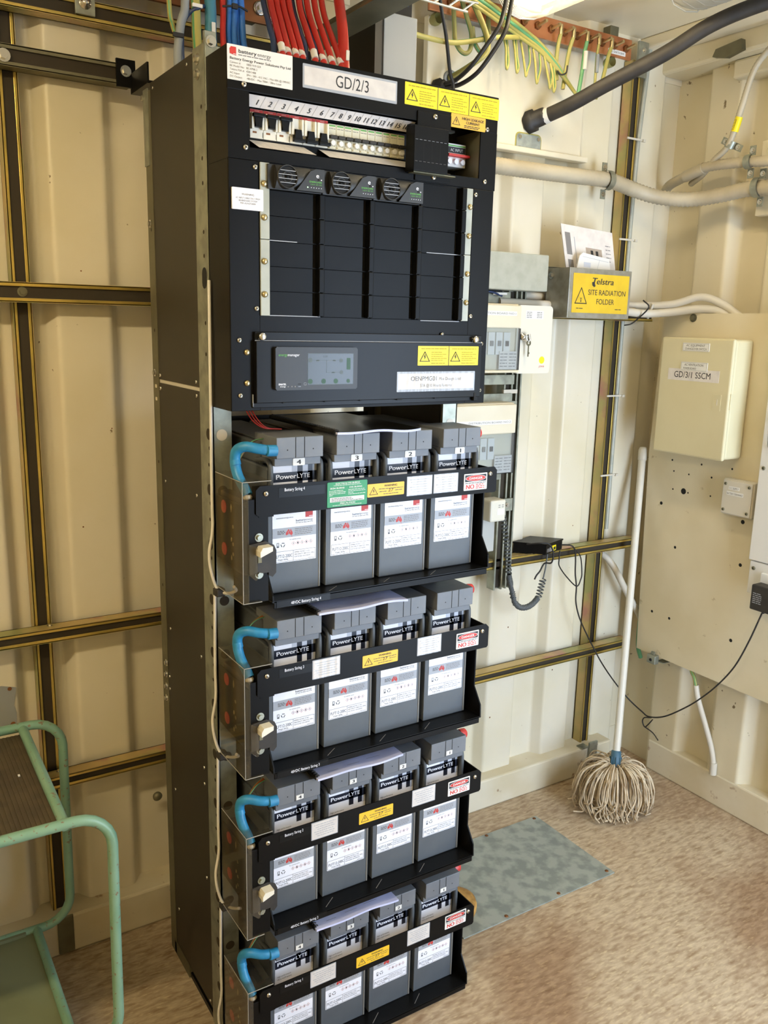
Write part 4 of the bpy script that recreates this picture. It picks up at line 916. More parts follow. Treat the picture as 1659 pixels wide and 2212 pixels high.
# overhead angle, grey duct, ladder wires
tag(MB().box(.425, .505, -.15, .60, 2.300, 2.306, 'galv_dull').box(.499, .505, -.15, .60, 2.306, 2.36, 'galv_dull').build('overhead_beam'), 'olive grey steel angle overhead behind the red cables, running towards the back wall', 'beam')
t = root('cable_duct', 'square grey vertical cable duct behind the rack top', 'duct', (.61, .43, 2.1))
MB().box(.562, .657, .400, .50, 2.03, 2.352, 'grey_duct', .002).build('duct', t); MB().box(.540, .562, .404, .54, 2.03, 2.36, 'panel_dark').build('side_channel', t)
mb = MB()
for k in range(6): mb.tube([(.575 + .013 * k, .43, 2.33), (.578 + .013 * k, .42, 2.40), (.59 + .013 * k, .40, 2.54)], .0028, ('blue_cable', 'white_cable', 'orange_pipe', 'blue_cable', 'navy_cable', 'blue_cable')[k], 8, 4)
mb.box(.566, .653, .42, .49, 2.352, 2.40, 'black_flat'); tag(mb.build('duct_wire'), 'bundle of thin blue and white wires entering the grey duct', 'wires')
mb = MB()
for a, b in (((.60, .40, 2.398), (.806, .40, 2.395)), ((.68, .40, 2.412), (.838, .40, 2.421))): mb.tube([a, b], .0032, 'chrome', 8, 1, raw=True)
for q in (.72, .765, .81): mb.tube([(q - .018, .40, 2.396), (q + .014, .40, 2.418)], .0028, 'chrome', 8, 1, raw=True)
for a in (.60, .70): mb.tube([(a, .40, 2.398 + .012 * (a > .65)), (a, .38, 2.54)], .003, 'chrome', 8, 1, raw=True)
tag(mb.build('wire_tray'), 'shiny wire cable tray overhead at the top edge, earth cables passing over it', 'cable tray')
# copper earth bar on the right, with studs
t = root('earth_busbar', 'long bright copper earth bar with brass studs along the top of the entry plate', 'busbar', (1.2, .56, 2.45))
MB().box(.80, 1.562, .560, .568, 2.442, 2.500, 'copper', .001).build('bar', t)
mb = MB()
for k in range(14):
    x = .865 + .0515 * k; mb.cyl((x, .560, 2.470), (x, .552, 2.470), .011, 'copper_old', 6, smooth=False).cyl((x, .552, 2.470), (x, .518, 2.474), .0045, 'brass', 10)
build_each(mb, 'stud', t)
mb = MB()
for x in (.82, 1.475): mb.box(x, x + .035, .568, .600, 2.452, 2.53, 'galv_dull', .002).lathe((x + .017, .567, 2.43), (0, 1, 0), [(.014, 0), (.016, .012), (.016, .02), (.012, .03)], 'dull_earth', 14)
build_each(mb, 'standoff', t)
mb = MB().rrect(FY(1.462, .560, 2.4485), 0, 0, .074, .013, .0008, 'white', thick=.0012); mb.text(FY(1.462, .5588, 2.4485), 'RTU EARTH BAR', .004, .0035, .0058, 'ink', 1, w=.064); mb.build('name_strip', t)
# striped earth cables hanging from it
def earth(lab, pts, r=.0048, a='earth_yellow', b='earth_green'): tag(MB().tube(pts, r, a, 8, 7, mat2=b).build('earth_cable'), lab, 'cable', 'earth cables below the copper bar')
earth('long horizontal yellow and green earth cable crossing the entry plate', [(.66, .50, 2.360), (.725, .50, 2.352), (.822, .50, 2.352), (.888, .50, 2.365), (.966, .50, 2.388), (1.04, .51, 2.405), (1.10, .53, 2.42), (1.16, .55, 2.432)], .0068)
tag(MB().cyl((.935, .50, 2.379), (.975, .50, 2.392), .0078, 'grey_cable', 12).build('heatshrink_sleeve'), 'pale blue grey sleeve on the long horizontal earth cable', 'sleeve')
earth('dark green earth loop nearest the grey duct, hanging in front of the plate', [(.868, .545, 2.452), (.866, .535, 2.40), (.862, .525, 2.37), (.872, .515, 2.345), (.888, .51, 2.338), (.903, .51, 2.352), (.908, .515, 2.39), (.895, .52, 2.43), (.88, .525, 2.47)], .0062, 'dull_earth')
earth('thick striped earth loop dropping to the hole in the entry plate', [(.90, .50, 2.46), (.91, .495, 2.44), (.932, .49, 2.40), (.945, .49, 2.37), (.944, .495, 2.345), (.925, .51, 2.325), (.905, .55, 2.305), (.90, .60, 2.297)], .0078)
earth('second striped earth loop right of the thick one', [(.985, .545, 2.455), (.982, .535, 2.41), (.975, .525, 2.375), (.955, .515, 2.352), (.935, .512, 2.352), (.918, .515, 2.375), (.914, .52, 2.41)], .0062, 'dull_earth')
for k in range(4):
    d = .010 * k; e = (('lowest', 'second lowest', 'second highest', 'highest')[k])
    earth('%s striped cable of the bundle sweeping along the copper bar to the black pipe' % e, [(.80, .46, 2.462 + d * .7), (.875, .48, 2.452 + d), (1.0, .505, 2.430 + d), (1.10, .52, 2.408 + d * .9), (1.17, .53, 2.392 + d * .7), (1.235, .535, 2.36 + d * .6), (1.275, .535, 2.335 + d * .2), (1.325, .53, 2.295)], .0046, 'earth_yellow' if k != 2 else 'earth_green', 'earth_green')
for k, (a, b, c, zt, zb) in enumerate(((1.030, 1.038, 1.048, 2.41, 2.325), (1.062, 1.075, 1.080, 2.42, 2.322), (1.092, 1.108, 1.128, 2.41, 2.318), (1.138, 1.150, 1.168, 2.40, 2.306), (1.182, 1.200, 1.212, 2.385, 2.300), (1.206, 1.216, 1.226, 2.37, 2.293))):
    w_ = .0085; q = ('first', 'second', 'third', 'fourth', 'fifth', 'sixth')[k]
    earth('narrow hanging earth loop, %s from the left below the copper bar' % q, [(a, .53, zt), (a + .004, .522, (zt + zb) / 2 + .01), (b - w_ * .5, .518, zb + .014), (b, .518, zb), (b + w_ * .7, .52, zb + .016), (c, .528, (zt + zb) / 2), (c - .002, .535, zt)], .0034)
for k, (x0, x1, z1_) in enumerate(((1.240, 1.250, 2.335), (1.290, 1.276, 2.315), (1.345, 1.328, 2.31), (1.393, 1.392, 2.33), (1.446, 1.400, 2.305))):
    q = ('first', 'second', 'third', 'fourth', 'fifth')[k]
    t = root('earth_cable', 'short earth cable hanging from a brass stud, %s stud cable left of the name strip' % ('leftmost', 'second', 'third', 'fourth', 'last')[k], 'cable', (x0, .52, 2.47), 'short earth cables on the brass studs')
    MB().cyl((x0, .530, 2.478), (x0, .530, 2.452), .0062, 'brass', 10).build('lug', t)
    MB().tube([(x0, .530, 2.456), (x0 + (x1 - x0) * .2, .535 if k > 1 else .542, 2.42), (x0 + (x1 - x0) * .5, .535 if k > 1 else .547, (2.42 + z1_) / 2), (x1, .535 if k > 1 else .547, z1_)], .0058 if k != 3 else .0042, 'earth_yellow' if k != 2 else 'earth_green', 8, 5, mat2='earth_green').build('sheath', t)
    if k in (2, 3): MB().cyl((x0 - .002, .530, 2.425), (x0 - .004 if k == 2 else x0 - .001, .530, 2.375), .0066 if k == 2 else .005, 'white' if k == 2 else 'grey_cable', 10).build('cable_marker', t)
tag(MB().tube([(1.235, .53, 2.355), (1.245, .525, 2.345), (1.262, .522, 2.352), (1.266, .522, 2.372)], .0024, 'black_cord', 8, 5).build('cable_tie'), 'black cable tie on the earth cable bundle near the black pipe', 'cable tie')
tag(MB().tube([(1.005, .49, 2.415), (1.01, .485, 2.44), (1.02, .485, 2.47), (1.035, .50, 2.475)], .003, 'black_cord', 8, 5).build('cable_tie'), 'black cable tie around the earth bundle at the top edge', 'cable tie')
# black cords into a gland behind the cabinet
t = root('cable_gland', 'small black cable gland just above the yellow stickers with black cords entering', 'gland', (.86, .59, 2.255)); MB().lathe((.862, .600, 2.268), (0, -1, 0), [(.022, 0), (.022, .012), (.016, .014), (.015, .03), (.01, .034), (.00001, .034)], 'black_cord', 8).build('gland_body', t)
tag(MB().tube([(.862, .572, 2.270), (.875, .53, 2.276), (.885, .48, 2.300), (.908, .45, 2.345), (.932, .43, 2.390), (.945, .43, 2.425), (.948, .42, 2.47), (.95, .40, 2.54)], .0058, 'black_cord', 10, 7).build('black_cable'), 'upper of two black cords curving up from the small black gland', 'cable', 'black cords at the gland')
tag(MB().tube([(.866, .572, 2.264), (.885, .53, 2.264), (.905, .48, 2.286), (.930, .45, 2.332), (.953, .43, 2.382), (.964, .43, 2.42), (.967, .42, 2.47), (.97, .40, 2.54)], .0058, 'black_cord', 10, 7).build('black_cable'), 'lower of two black cords curving up from the small black gland', 'cable', 'black cords at the gland')
tag(MB().tube([(.74, .42, 2.53), (.755, .45, 2.44), (.80, .48, 2.36), (.845, .52, 2.29), (.865, .53, 2.26), (.862, .53, 2.21), (.85, .53, 2.15)], .0048, 'black_cord', 10, 7).build('black_cable'), 'thin black cord running straight down past the earth loops', 'cable')
# the black pipe and its gland
t = root('black_pipe', 'thick black sloping pipe from a gland in the entry plate up to the right', 'pipe', (1.2, .6, 2.22))
MB().tube([(1.205, .597, 2.226), (1.225, .552, 2.2365), (1.262, .49, 2.262), (1.315, .41, 2.306), (1.396, .277, 2.371), (1.458, .177, 2.432), (1.527, .065, 2.470), (1.62, -.09, 2.50)], .0205, 'rubber', 18, 7).build('pipe', t)
MB().lathe((1.204, .600, 2.2245), (.35, -.9, .25), [(.034, -.01), (.034, .012), (.027, .014), (.026, .045), (.020, .052)], 'black_cord', 8).build('gland', t)
mb = MB().cyl((1.2215, .560, 2.2345), (1.2285, .546, 2.2385), .0222, 'white', 18); mb.build('white_band', t)
# ------------------------------------------------------------------ conduits
def ribbed(pts, r, mat, n=14, step=.0066):
    P = spline(pts, 24); Q = [P[0]]; acc = 0
    for a, b in zip(P, P[1:]):
        d = (b - a).length
        while acc + d >= step: k = (step - acc) / d; a = a.lerp(b, k); Q.append(a); d = (b - a).length; acc = 0
        acc += d
    return MB().tube(Q, lambda i: r if i % 2 else r * .87, mat, n, raw=True)
def clamp(c, ax, nrm, r, mat='galv'):
    c, ax, nrm = V(c), V(ax), V(nrm); s = ax.cross(nrm); mb = MB(); P = []
    for k in range(13):
        a = PI * k / 12; P.append(c + s * math.cos(a) * (r + .003) + nrm * math.sin(a) * (r + .003))
    vs = [p + ax * h for p in P for h in (-.011, .011)]
    mb.add(vs, [(2 * i, 2 * i + 2, 2 * i + 3, 2 * i + 1) for i in range(12)], mat, True)
    vs2 = [p + (p - c).normalized() * .002 + ax * h for p in P for h in (-.011, .011)]
    mb.add(vs2, [(2 * i, 2 * i + 1, 2 * i + 3, 2 * i + 2) for i in range(12)], mat, True)
    for k in (-1, 1):
        q = c + s * k * (r + .016) - nrm * (r * .6); mb.obox(q, ax, s, nrm, .010, .014, .0015, mat).bolt(q + nrm * .0015, nrm, .006)
    return mb
t = root('conduit', 'large ribbed grey conduit bending round the corner at shoulder height, widest of the three', 'conduit', (1.4, .56, 2.05), 'ribbed conduits in the corner')
ribbed([(.62, .552, 2.076), (1.10, .555, 2.079), (1.28, .556, 2.081), (1.47, .556, 2.085), (1.53, .556, 2.082), (1.62, .552, 2.066), (1.70, .52, 2.048), (1.762, .45, 2.040), (1.79, .36, 2.046), (1.795, .25, 2.055), (1.795, .14, 2.046), (1.795, -.15, 2.03), (1.795, -1.3, 2.02)], .0238, 'conduit', 16).build('ribbed_pipe', t)
clamp((1.495, .556, 2.084), (1, 0, 0), (0, -1, 0), .0245).build('saddle_clamp', t)
clamp((1.795, .225, 2.056), (0, -1, 0), (-1, 0, 0), .0245).build('saddle_clamp', t)
t = root('conduit', 'middle sized ribbed grey conduit on the end wall, just above the largest one', 'conduit', (1.78, .3, 2.1), 'ribbed conduits in the corner')
ribbed([(1.86, .64, 2.09), (1.82, .585, 2.105), (1.79, .50, 2.118), (1.785, .42, 2.136), (1.785, .33, 2.136), (1.785, .26, 2.132), (1.785, .17, 2.124), (1.785, -.15, 2.11), (1.785, -1.3, 2.10)], .0162, 'conduit', 14).build('ribbed_pipe', t)
MB().cyl((1.79, .50, 2.118), (1.786, .425, 2.135), .0178, 'conduit', 16).build('coupling', t)
clamp((1.785, .258, 2.132), (0, -1, 0), (-1, 0, 0), .0165).build('saddle_clamp', t)
t = root('conduit', 'thinnest ribbed grey conduit rising to the ceiling with a yellow marker', 'conduit', (1.78, .3, 2.15), 'ribbed conduits in the corner')
ribbed([(1.82, .50, 2.098), (1.80, .44, 2.118), (1.78, .385, 2.152), (1.77, .335, 2.180), (1.765, .313, 2.215), (1.765, .292, 2.288), (1.765, .262, 2.385), (1.765, .215, 2.435), (1.765, .16, 2.48), (1.765, .13, 2.53)], .0098, 'conduit', 12, .0045).build('ribbed_pipe', t)
mb = MB().cyl((1.765, .308, 2.222), (1.765, .2965, 2.262), .0108, 'yellow', 14); mb.text(F((1.7538, .3035, 2.238), (0, -.28, .96), (0, -.96, -.28)), 'COMMS', -.013, -.002, .0055, 'ink', 1, w=.03); mb.build('marker_band', t)
clamp((1.775, .325, 2.190), V((0, -.45, .9)).normalized(), (-1, 0, 0), .0105).build('saddle_clamp', t)
t = root('wall_bracket', 'small white steel plate with bolts behind the end wall conduits', 'bracket', (1.84, .22, 2.1)); MB().box(1.845, 1.875, .10, .265, 1.98, 2.20, 'wall_end', .003).build('plate', t)
wb_ = MB().bolt((1.845, .235, 2.175), (-1, 0, 0), .006).bolt((1.845, .25, 2.105), (-1, 0, 0), .006)
build_each(wb_, 'bolt', t)
tag(MB().prism(FX(1.80, .40, 2.46), [(-.03, .0), (.02, -.012), (.075, .0), (.07, .03), (-.02, .02)], 0, .02, 'galv_dull').build('wall_lug'), 'painted steel lug high in the corner above the sloping black pipe', 'lug')
# ------------------------------------------------------------------ ceiling lights
def light(x0, x1, y0, y1, cover, on, lab, tube='lamp_tube'):
    t = root('ceiling_light', lab, 'light', ((x0 + x1) / 2, (y0 + y1) / 2, 2.55)); w = x1 - x0; xc = (x0 + x1) / 2; zt = 2.5495
    MB().box(x0 + .004, x1 - .004, y0, y1, zt - .038, zt, 'white', .006).box(xc - .03, xc + .03, y0 + .05, y1 - .05, zt - .048, zt - .038, 'white').build('housing', t)
    pr2 = [(-w / 2, -.034), (-w / 2 - .004, -.040), (-w / 2 + .006, -.075), (-w / 2 + .028, -.100), (0, -.108), (w / 2 - .028, -.100), (w / 2 - .006, -.075), (w / 2 + .004, -.040), (w / 2, -.034)]
    mb = MB(); ys = [y1 + .012, y1 + .004, y1 - .03] + [y1 - .03 - (y1 - y0 - .06) * k / 8 for k in range(1, 9)] + [y0 - .004, y0 - .012]
    sc = [.55, .85, 1.] + [1.] * 8 + [.85, .55]
    P = [(xc + a * (1 - .25 * (1 - s_)), y, zt + max(b * s_, -.108) if b < -.05 else zt + b) for y, s_ in zip(ys, sc) for a, b in pr2]
    n = len(pr2); mb.add(P, [(i * n + j, i * n + j + 1, (i + 1) * n + j + 1, (i + 1) * n + j) for i in range(len(ys) - 1) for j in range(n - 1)], cover, True)
    mb.add(P[:n], [list(range(n))], cover); mb.add(P[-n:], [list(range(n))[::-1]], cover)
    if cover == 'diffuser_prism':
        for k in range(40): y = y1 - .01 - (y1 - y0 - .02) * k / 39; mb.tube([(xc + a * .985, y, zt + b * .99) for a, b in pr2[2:7]], .0022, cover, 5, 1, raw=True, caps=False)
    else:
        for k in range(9): mb.tube([(xc + a * .99, y1 - .008 - .006 * k, zt + b * .97) for a, b in pr2[2:7]], .0012, 'white', 5, 1, raw=True, caps=False)
        mb.cyl((x1 + .001, y0, zt - .040), (x1 + .001, y1, zt - .040), .005, 'white', 8).cyl((x0 - .001, y0, zt - .040), (x0 - .001, y1, zt - .040), .005, 'white', 8)
    mb.build('diffuser', t)
    mb = MB()
    for q in (-.028, .028): mb.cyl((xc + q, y0 + .04, zt - .066), (xc + q, y1 - .04, zt - .066), .013, tube if on else 'lamp_off', 14)
    for o in build_each(mb, 'lamp_tube', t): pass
    build_each(MB().box(xc - .05, xc + .05, y1 - .036, y1 - .022, zt - .085, zt - .038, 'white', .002).box(xc - .05, xc + .05, y0 + .022, y0 + .036, zt - .085, zt - .038, 'white', .002), 'lamp_holder', t); return t
light(.965, 1.125, -.75, .49, 'diffuser', True, 'lit fluorescent ceiling light with clear diffuser, brightest thing at the top right')
light(1.275, 1.425, -1.0, .19, 'diffuser_prism', False, 'unlit ceiling light with ribbed prismatic cover at the top right corner')
lt = light(-.08, .08, -.62, .62, 'diffuser', True, 'lit fluorescent ceiling light on the trolley side of the rack, set along the room', 'lamp_tube_left')
lt.rotation_euler = (0, 0, PI / 2); lt.location = (-1.35, -.85, 2.55)
# ------------------------------------------------------------------ frame, boxes and boards right of the rack
t = root('mounting_frame', 'pale galvanised mounting frame behind the distribution boards, its two legs ending below the phone', 'frame', (1.16, .57, .78))
for x0, x1 in ((1.128, 1.163), (1.176, 1.198)):
    MB().box(x0, x1, .578, .600, .785, 1.735, 'galv').box(x0 + .006, x1 - .006, .574, .578, .79, 1.73, 'dark_slot').box(x0, x0 + .006, .565, .578, .785, 1.735, 'galv').box(x1 - .006, x1, .565, .578, .785, 1.735, 'galv').build('upright', t)
for z0, z1, x1 in ((1.452, 1.482, 1.158), (1.400, 1.425, 1.150), (1.694, 1.728, 1.125), (1.155, 1.185, 1.125)): MB().box(.86, x1, .553, .565, z0, z1, 'galv', .001).build('cross_plate', t)
mb = MB()
for x, z in ((1.145, 1.375), (1.163, 1.372), (1.155, 1.07)): mb.bolt((x, .552, z), (0, -1, 0), .006)
mb.box(1.135, 1.175, .555, .565, 1.36, 1.40, 'galv').box(1.10, 1.18, .555, .565, 1.05, 1.09, 'galv').box(1.12, 1.175, .556, .565, 1.424, 1.436, 'pvc'); build_each(mb, 'bracket', t)
tag(MB().box(.93, 1.222, .500, .572, 1.732, 1.838, 'grey_box', .003).build('duct_box'), 'blank grey duct box right of the rectifier cabinet, above the upper distribution board', 'duct box')
tag(MB().tube([(1.05, .545, 1.722), (1.09, .53, 1.722)], .004, 'white_cable', 8, 1, raw=True).box(.95, 1.085, .545, .56, 1.722, 1.731, 'black_flat').tube([(.98, .54, 1.718), (1.03, .535, 1.726), (1.08, .54, 1.715)], .003, 'navy_cable', 8, 4).build('wire_bundle'), 'dark wires crossing the gap under the grey duct box', 'wires')
def dboard(lab, x0, x1, z0, z1, n):
    t = root('distribution_board', lab, 'distribution board', ((x0 + x1) / 2, .52, z0), 'distribution boards beside the rack'); zw1 = z1 - .070 if n == 1 else z1 - .092; zw0 = zw1 - .122
    mb = MB(); mb.box(x0, x1, .50, .553, z0, z1, 'cream', .004)
    mb.prism(F((x0, .50, zw1), (0, -1, 0), (0, 0, 1)), [(0, 0), (.016, 0), (.004, z1 - zw1 - .004), (0, z1 - zw1 - .002)], -(x1 - x0 - .002), 0, 'cream') if 0 else mb.box(x0, x1 - .001, .486, .502, zw1, z1 - .004, 'cream', .004)
    mb.box(x0, x0 + .006, .486, .502, zw0, zw1, 'cream').box(x0, x1, .486, .502, z0, zw0, 'cream', .003).box(x1 - .004, x1, .488, .502, zw0, zw1, 'black_flat'); mb.build('case', t)
    MB().box(x0 + .006, x1 - .004, .4875, .4895, zw0 + .001, zw1 - .001, 'window_clear').build('window', t)
    mb = MB()
    for k in range(6): mb.box(x0 + .012 + .029 * k, x0 + .037 + .029 * k, .493, .4995, zw0 + .045, zw0 + .110, 'white', .001).box(x0 + .019 + .029 * k, x0 + .030 + .029 * k, .490, .493, zw0 + .07, zw0 + .085, 'ink_soft' if k < 5 else 'rubber')
    build_each(mb, 'circuit_breaker', t)
    mb = MB(); mb.box(x1 - .075, x1 - .008, .4905, .492, zw0 + .002, zw0 + .055, 'paper')
    for k in range(5):
        for q in range(2): mb.fuzz(FY(x1 - .072 + .034 * q, .4905, zw0 + .010 + .009 * k), 0, 0, .028, .004, 'ink_soft', 1, k + q * 7)
    mb.build('circuit_card', t)
    mb = MB(); zl = zw1 + (.036 if n == 1 else .030); mb.rrect(FY(x0 + .01, .486, zl), 0, 0, x1 - x0 - .03, .0125, .001, 'white', thick=.0008); mb.text(FY(x1 - .024, .4852, zl), 'DISTRIBUTION BOARD NO.%d' % n, 0, .0035, .0055, 'ink_soft', 1, 'R', w=.16); mb.build('name_strip', t); return t
d1 = dboard('upper cream distribution board with a clear window and a key hanging from its lock', .90, 1.116, 1.492, 1.692, 1)
mb = MB(); fr = FY(1.106, .520, 1.489); mb.rrect(fr, 0, 0, .139, .201, .012, 'light_cream', thick=.026); mb.build('side_cover', d1)
mb = MB(); mb.rrect(FY(1.137, .494, 1.651), 0, 0, .070, .024, .001, 'white', thick=.0005)
for k in range(4): mb.fuzz(FY(1.137, .4935, 1.651), .004, .018 - .005 * k, .024, .003, 'ink_soft', 1, k); mb.fuzz(FY(1.137, .4935, 1.651), .044, .018 - .005 * k, .064, .003, 'ink_soft', 1, k + 9)
mb.build('rating_label', d1)
mb = MB(); mb.disc(FY(1.211, .494, 1.529), 0, 0, .011, 'yellow', 1, 20).text(FY(1.211, .494, 1.507), 'JOWA', 0, 0, .006, 'red', 1, 'C', w=.022, ital=.2); mb.build('round_sticker', d1)
MB().lathe((1.128, .494, 1.598), (0, -1, 0), [(.012, 0), (.012, .006), (.009, .008), (.004, .014), (.00001, .014)], 'chrome', 18).build('lock', d1)
t = root('key', 'small steel key hanging from the upper distribution board lock', 'key', (1.14, .478, 1.56))
mb = MB(); fr = FY(1.140, .478, 1.560)
mb.lathe((1.140, .478, 1.580), (0, -1, 0), [(.0035, 0), (.0085, .0), (.0085, .002), (.0035, .002), (.0035, 0)], 'galv_dull', 18).box(1.1382, 1.1418, .476, .478, 1.540, 1.574, 'galv_dull').box(1.1405, 1.1445, .476, .478, 1.548, 1.553, 'galv_dull'); mb.build('blade', t)
mb = MB().tube([(1.128, .479, 1.602), (1.142, .477, 1.600), (1.1435, .476, 1.592), (1.140, .477, 1.585), (1.132, .479, 1.592), (1.128, .479, 1.602)], .0016, 'chrome', 8, 5).cyl((1.138, .4765, 1.606), (1.142, .4765, 1.589), .005, 'steel', 10); mb.build('key_ring', t)
dboard('lower cream distribution board with a clear window, beside the top battery tray', .86, 1.118, 1.188, 1.402, 2)
mb = MB(); mb.box(1.028, 1.088, .478, .535, 1.040, 1.108, 'light_cream', .006); fr = FY(1.028, .478, 1.04)
for q in (.030, .043): mb.rect(fr, q, .045, q + .008, .047, 'ink_soft', 1); mb.rect(fr, q, .051, q + .008, .053, 'ink_soft', 1)
mb.rrect(fr, .026, .022, .054, .040, .001, 'white', thick=.0004); tag(mb.build('telephone_box'), 'cream telephone box with a coiled grey cord, right of the top battery tray', 'phone box')
tag(MB().box(.99, 1.098, .538, .562, .928, 1.062, 'light_grey', .003).build('junction_plate'), 'pale grey equipment plate below the cream phone box', 'plate')
# coiled cord
pts = spline([(1.098, .50, 1.045), (1.112, .505, 1.0), (1.128, .51, .95), (1.146, .52, .885), (1.158, .525, .835), (1.172, .525, .79), (1.192, .53, .745), (1.222, .535, .722), (1.256, .54, .716), (1.285, .545, .722), (1.312, .55, .737)], 40)
def coil(P, r, turns_per_m):
    out = []; s_ = 0; nrm = V((0, 1, 0))
    for i, p in enumerate(P):
        t_ = (P[min(i + 1, len(P) - 1)] - P[max(i - 1, 0)]).normalized(); nrm = (nrm - t_ * nrm.dot(t_)).normalized(); b = t_.cross(nrm)
        if i: s_ += (p - P[i - 1]).length
        a = s_ * turns_per_m * 2 * PI; out.append(p + nrm * math.cos(a) * r + b * math.sin(a) * r)
    return out
def dense(P, step=.0009):
    Q = [P[0]]
    for a, b in zip(P, P[1:]):
        n = max(1, int((b - a).length / step))
        Q += [a.lerp(b, (k + 1) / n) for k in range(n)]
    return Q
k = MB().tube(coil(dense(pts[:150]), .0085, 75), .0022, 'grey_cord', 6, raw=True).tube(coil(dense(pts[150:]), .0082, 210), .0026, 'grey_cord', 6, raw=True)
k.tube([(1.089, .495, 1.05), (1.098, .50, 1.045), (1.108, .50, 1.05)], .0022, 'grey_cord', 6, 4)
k.tube(coil(dense(spline([(1.312, .55, .737), (1.318, .55, .755), (1.326, .552, .78), (1.331, .552, .80)], 20)), .010, 90), .0022, 'grey_cord', 6, raw=True).tube([(1.331, .552, .80), (1.340, .553, .84), (1.346, .556, .885), (1.345, .565, .895)], .0024, 'grey_cord', 8, 6)
tag(k.build('coiled_cable'), 'coiled grey telephone cord hanging in a loop below the rail', 'cord')
# router
ax = V((.62, -.64, 0)).normalized(); P0 = V((1.317, .532, .8875))
t = root('router', 'small black router sitting on the rail right of the top battery tray', 'router', P0)
ux, uy = V((.093, .030, 0)).normalized(), V((-.066, .070, 0)).normalized()
def rbox(mb, a0, a1, b0, b1, z0, z1, mat): c = P0 + ux * (a0 + a1) / 2 + uy * (b0 + b1) / 2 + V((0, 0, (z0 + z1) / 2)); return mb.obox(c, ux, uy, (0, 0, 1), (a1 - a0) / 2, (b1 - b0) / 2, (z1 - z0) / 2, mat)
mb = MB(); rbox(mb, 0, .108, 0, .108, .003, .036, 'black_gloss'); rbox(mb, -.002, .110, -.002, .110, .034, .039, 'black_gloss'); mb.build('case', t)
mb = MB(); rbox(mb, .040, .060, -.003, 0, .009, .027, 'yellow'); rbox(mb, .044, .056, -.0036, -.003, .012, .022, 'ink'); rbox(mb, .022, .036, -.003, 0, .010, .024, 'ink_soft'); rbox(mb, .006, .016, -.003, 0, .010, .022, 'ink_soft'); build_each(mb, 'port', t)
mb = MB()
for a, b in ((.008, .008), (.10, .008), (.008, .10), (.10, .10)): rbox(mb, a - .004, a + .004, b - .004, b + .004, -.0005, .003, 'black_flat')
build_each(mb, 'foot', t)
tag(MB().tube([P0 + V((-.05, .04, .035)), P0 + V((-.03, .0, .046)), P0 + V((.0, -.012, .042)), P0 + V((.012, -.022, .015)), P0 + V((.009, -.02, -.02)), (1.312, .53, .862), (1.294, .53, .838), (1.280, .53, .825), (1.272, .53, .812)], .0027, 'black_cord', 8, 6).build('router_cable'), 'short black cord draped over the front of the router', 'cord')
tag(MB().tube([P0 + ux * .105 + uy * .02 + V((0, 0, .016)), (1.44, .545, .905), (1.462, .545, .885), (1.468, .545, .855), (1.475, .548, .80), (1.487, .55, .75), (1.489, .55, .70), (1.505, .55, .65), (1.535, .55, .595), (1.585, .545, .515), (1.625, .53, .445), (1.69, .52, .362), (1.735, .49, .300), (1.75, .44, .270), (1.752, .405, .262), (1.752, .34, .290), (1.752, .26, .355), (1.752, .20, .415), (1.750, .14, .487), (1.748, .085, .572), (1.746, .045, .668), (1.742, .012, .765), (1.735, .0, .792)], .0026, 'black_cord', 8, 8).build('power_cable'), 'long thin black power cord from the router sagging across to the wall adapter', 'cord')
tag(MB().tube([(1.455, .545, .895), (1.49, .545, .86), (1.505, .547, .80), (1.503, .548, .775), (1.488, .55, .752), (1.44, .55, .79), (1.40, .55, .835), (1.396, .55, .86), (1.399, .552, .89)], .0022, 'black_cord', 8, 7).build('router_cable'), 'thin black cord loop tied below the router, right of its short cord', 'cord')
tag(MB().tube([(1.752, .395, .262), (1.752, .425, .250), (1.752, .432, .232), (1.752, .42, .216), (1.752, .405, .232), (1.752, .388, .258)], .0022, 'black_cord', 8, 6).tube([(1.752, .42, .216), (1.80, .42, .18), (1.87, .45, .12)], .0022, 'black_cord', 8, 4).build('cable_loop'), 'small knotted loop of black cord low near the mop handle', 'cord')
# ------------------------------------------------------------------ folder box
t = root('folder_box', 'grey metal folder box with yellow site radiation sign, papers standing in it', 'document box', (1.41, .50, 1.657))
mb = MB(); mb.box(1.281, 1.547, .470, .4725, 1.658, 1.806, 'alu', .001).box(1.281, 1.2835, .4725, .572, 1.658, 1.806, 'alu').box(1.5445, 1.547, .4725, .572, 1.658, 1.806, 'alu').box(1.2835, 1.5445, .4725, .572, 1.658, 1.6605, 'alu').box(1.281, 1.547, .570, .5725, 1.658, 1.80, 'alu'); mb.build('box', t)
build_each(MB().bolt((1.281, .55, 1.785), (-1, 0, 0), .008).bolt((1.281, .55, 1.675), (-1, 0, 0), .004), 'bolt', t)
mb = MB(); w, h = .2405, .1170; mb.rrect(FY(1.2965, .470, 1.6735), 0, 0, w, h, .0008, 'yellow_sign', thick=.001); fr = FY(1.2965, .469, 1.6735)
mb.text(fr, 'T', .076, .086, .021, 'ink', 1, ital=.25, bold=.05, w=.020); mb.poly(fr, [(.078, .092), (.080, .083), (.088, .078), (.094, .081), (.090, .090), (.084, .094)], 'ink', 1); mb.text(fr, 'elstra', .096, .087, .0185, 'ink', 1, ital=.2, bold=.03, w=.075)
mb.text(fr, 'SITE RADIATION', .064, .0545, .0165, 'ink', 1, w=.163, bold=.01); mb.text(fr, 'FOLDER', .101, .0275, .0165, 'ink', 1, w=.078, bold=.01)
mb.line(fr, [(.012, .028), (.060, .028), (.036, .074)], .0028, 'ink', 1, True)
mb.poly(fr, [(.034, .032), (.038, .032), (.037, .042), (.035, .042)], 'ink', 1); mb.disc(fr, .036, .043, .0022, 'ink', 1, 10)
